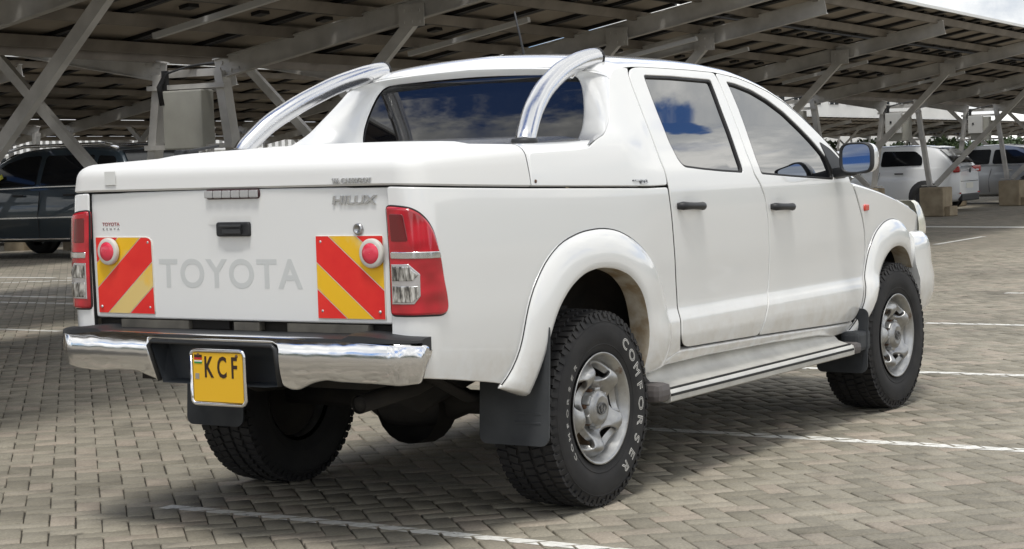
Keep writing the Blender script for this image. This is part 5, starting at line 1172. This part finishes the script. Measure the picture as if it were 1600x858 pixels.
for x, y, steer, roll, zr_ in ((0, -.742, 0, 0, .386), (3.085, -.750, -.02, .25, .386), (0, .742, math.pi, .6, .386), (3.085, .750, math.pi-.02, 1.1, .386)):
    w0 = put(WH['tyre'], 'wheel', truck); w0.location = (x, y, zr_); w0.rotation_euler = (0, 0, 0)
    w0.matrix_local = Matrix.Translation((x, y, zr_)) @ Matrix.Rotation(steer, 4, 'Z') @ Matrix.Rotation(roll, 4, 'Y')
    for k, nm in (('rim', 'rim'), ('disc', 'wheel_disc'), ('cap', 'hub_cap'), ('emblem', 'hub_emblem'), ('brake', 'brake_drum'), ('plate', 'back_plate')): put(WH[k], nm, w0)
    for k in range(6): put(WH['nut'], 'wheel_nut', w0).matrix_local = Matrix.Rotation(2*math.pi*k/6+.2, 4, 'Y')
    if x == 0: put(WH['lettering'], 'lettering', w0)
# ------------------------------------------------------------------ mud flaps and underside
def flap(x, y0, y1, zt_, zb, name='mud_flap'):
    mb = MB(); o_ = rrect((y0+y1)/2, (zt_+zb)/2, abs(y1-y0), zt_-zb, .035); n = len(o_)
    bow = lambda y, z: x-.03*max((zt_-z)/(zt_-zb), 0)**1.5
    mb.add([(bow(y, z), y, z) for y, z in o_]+[(bow(y, z)+.008, y, z) for y, z in o_], [tuple(range(n))[::-1], tuple(range(n, 2*n))]+[(k, (k+1) % n, n+(k+1) % n, n+k) for k in range(n)])
    for dz in (.085, .12): mb.box((bow(0, zb+dz)-.002, (y0*.3+y1*.7), zb+dz), (.005, abs(y1-y0)*.38, .010), bev=.002)
    return mb
both(flap(-.40, -.585, -.893, .76, .296), 'rear_mud_flap', RUBF, truck)
mb = flap(2.655, -.62, -.895, .56, .235); mb.box((2.62, -.84, .40), (.16, .10, .10), bev=.02); both(mb, 'front_mud_flap', RUBF, truck)
q = MB()
for sg in (-1, 1): q.beam((-1.05, sg*.50, .64), (3.4, sg*.50, .56), .07, .14)
for x in (-.95, -.2, .9, 2.0, 3.0): q.beam((x, -.5, .60), (x, .5, .60), .10, .08)
q.box((1.6, 0, .52), (2.0, 1.1, .10)); q.box((1.5, 0, .62), (2.2, 1.5, .06)); T(q, 'chassis_frame', UNDER)
q = MB(); q.tube([(0, -.70, .386), (0, -.25, .386), (0, -.12, .386), (0, .12, .386), (0, .25, .386), (0, .70, .386)], [.045, .05, .10, .12, .05, .045], 16); q.lathe([(.16, -.11), (.17, 0), (.12, .10), (.03, .13)][::-1], 20, 'x', (0, -.02, .375)); T(q, 'rear_axle', UNDER)
q = MB(); q.tube([(3.085, -.66, .386), (3.085, .66, .386)], .05, 12); q.box((3.0, 0, .36), (.5, .5, .16), bev=.05); T(q, 'front_axle', UNDER)
for sg in (-1, 1): q = MB(); q.tube([(-.72, sg*.52, .60), (-.4, sg*.52, .46), (0, sg*.52, .44), (.4, sg*.52, .46), (.7, sg*.52, .55)], .035, 8, flat=.5); T(q, 'leaf_spring', UNDER)
q = MB(); q.tube([(1.2, -.30, .46), (.5, -.36, .48), (.1, -.40, .60), (-.3, -.44, .60), (-.65, -.455, .53), (-1.0, -.457, .505)], .034, 14, cap=False); q.tube([(-.99, -.457, .5055), (-.8, -.456, .52)], .029, 14); q.lathe([(.03, 0), (.001, 0)], 14, 'x', (-.9, -.457, .51)); T(q, 'exhaust_pipe', UNDER)
# spare wheel slung under the bed
q = MB(); q.lathe([(.20, -.06), (.30, -.09), (.355, -.08), (.37, -.03), (.37, .05), (.34, .10), (.20, .09)][::-1], 40, 'z', (-.62, -.02, .655), close=True); T(q, 'spare_wheel', TYRE)
q = MB(); q.add([(-.62, -.30, .585), (-.38, -.56, .575), (-.10, -.58, .60), (-.1, -.05, .50), (-.40, -.30, .392), (-.42, -.10, .45)], [(0, 1, 4), (1, 2, 4), (2, 3, 4), (3, 5, 4), (5, 0, 4)]); T(q, 'stone_guard', UNDER)
# registration of parts that the root empty does not draw itself is done; final checks of object flags
for o in SC.objects:
    if o.type == 'MESH' and not o.data.materials: o.data.materials.append(UNDER)
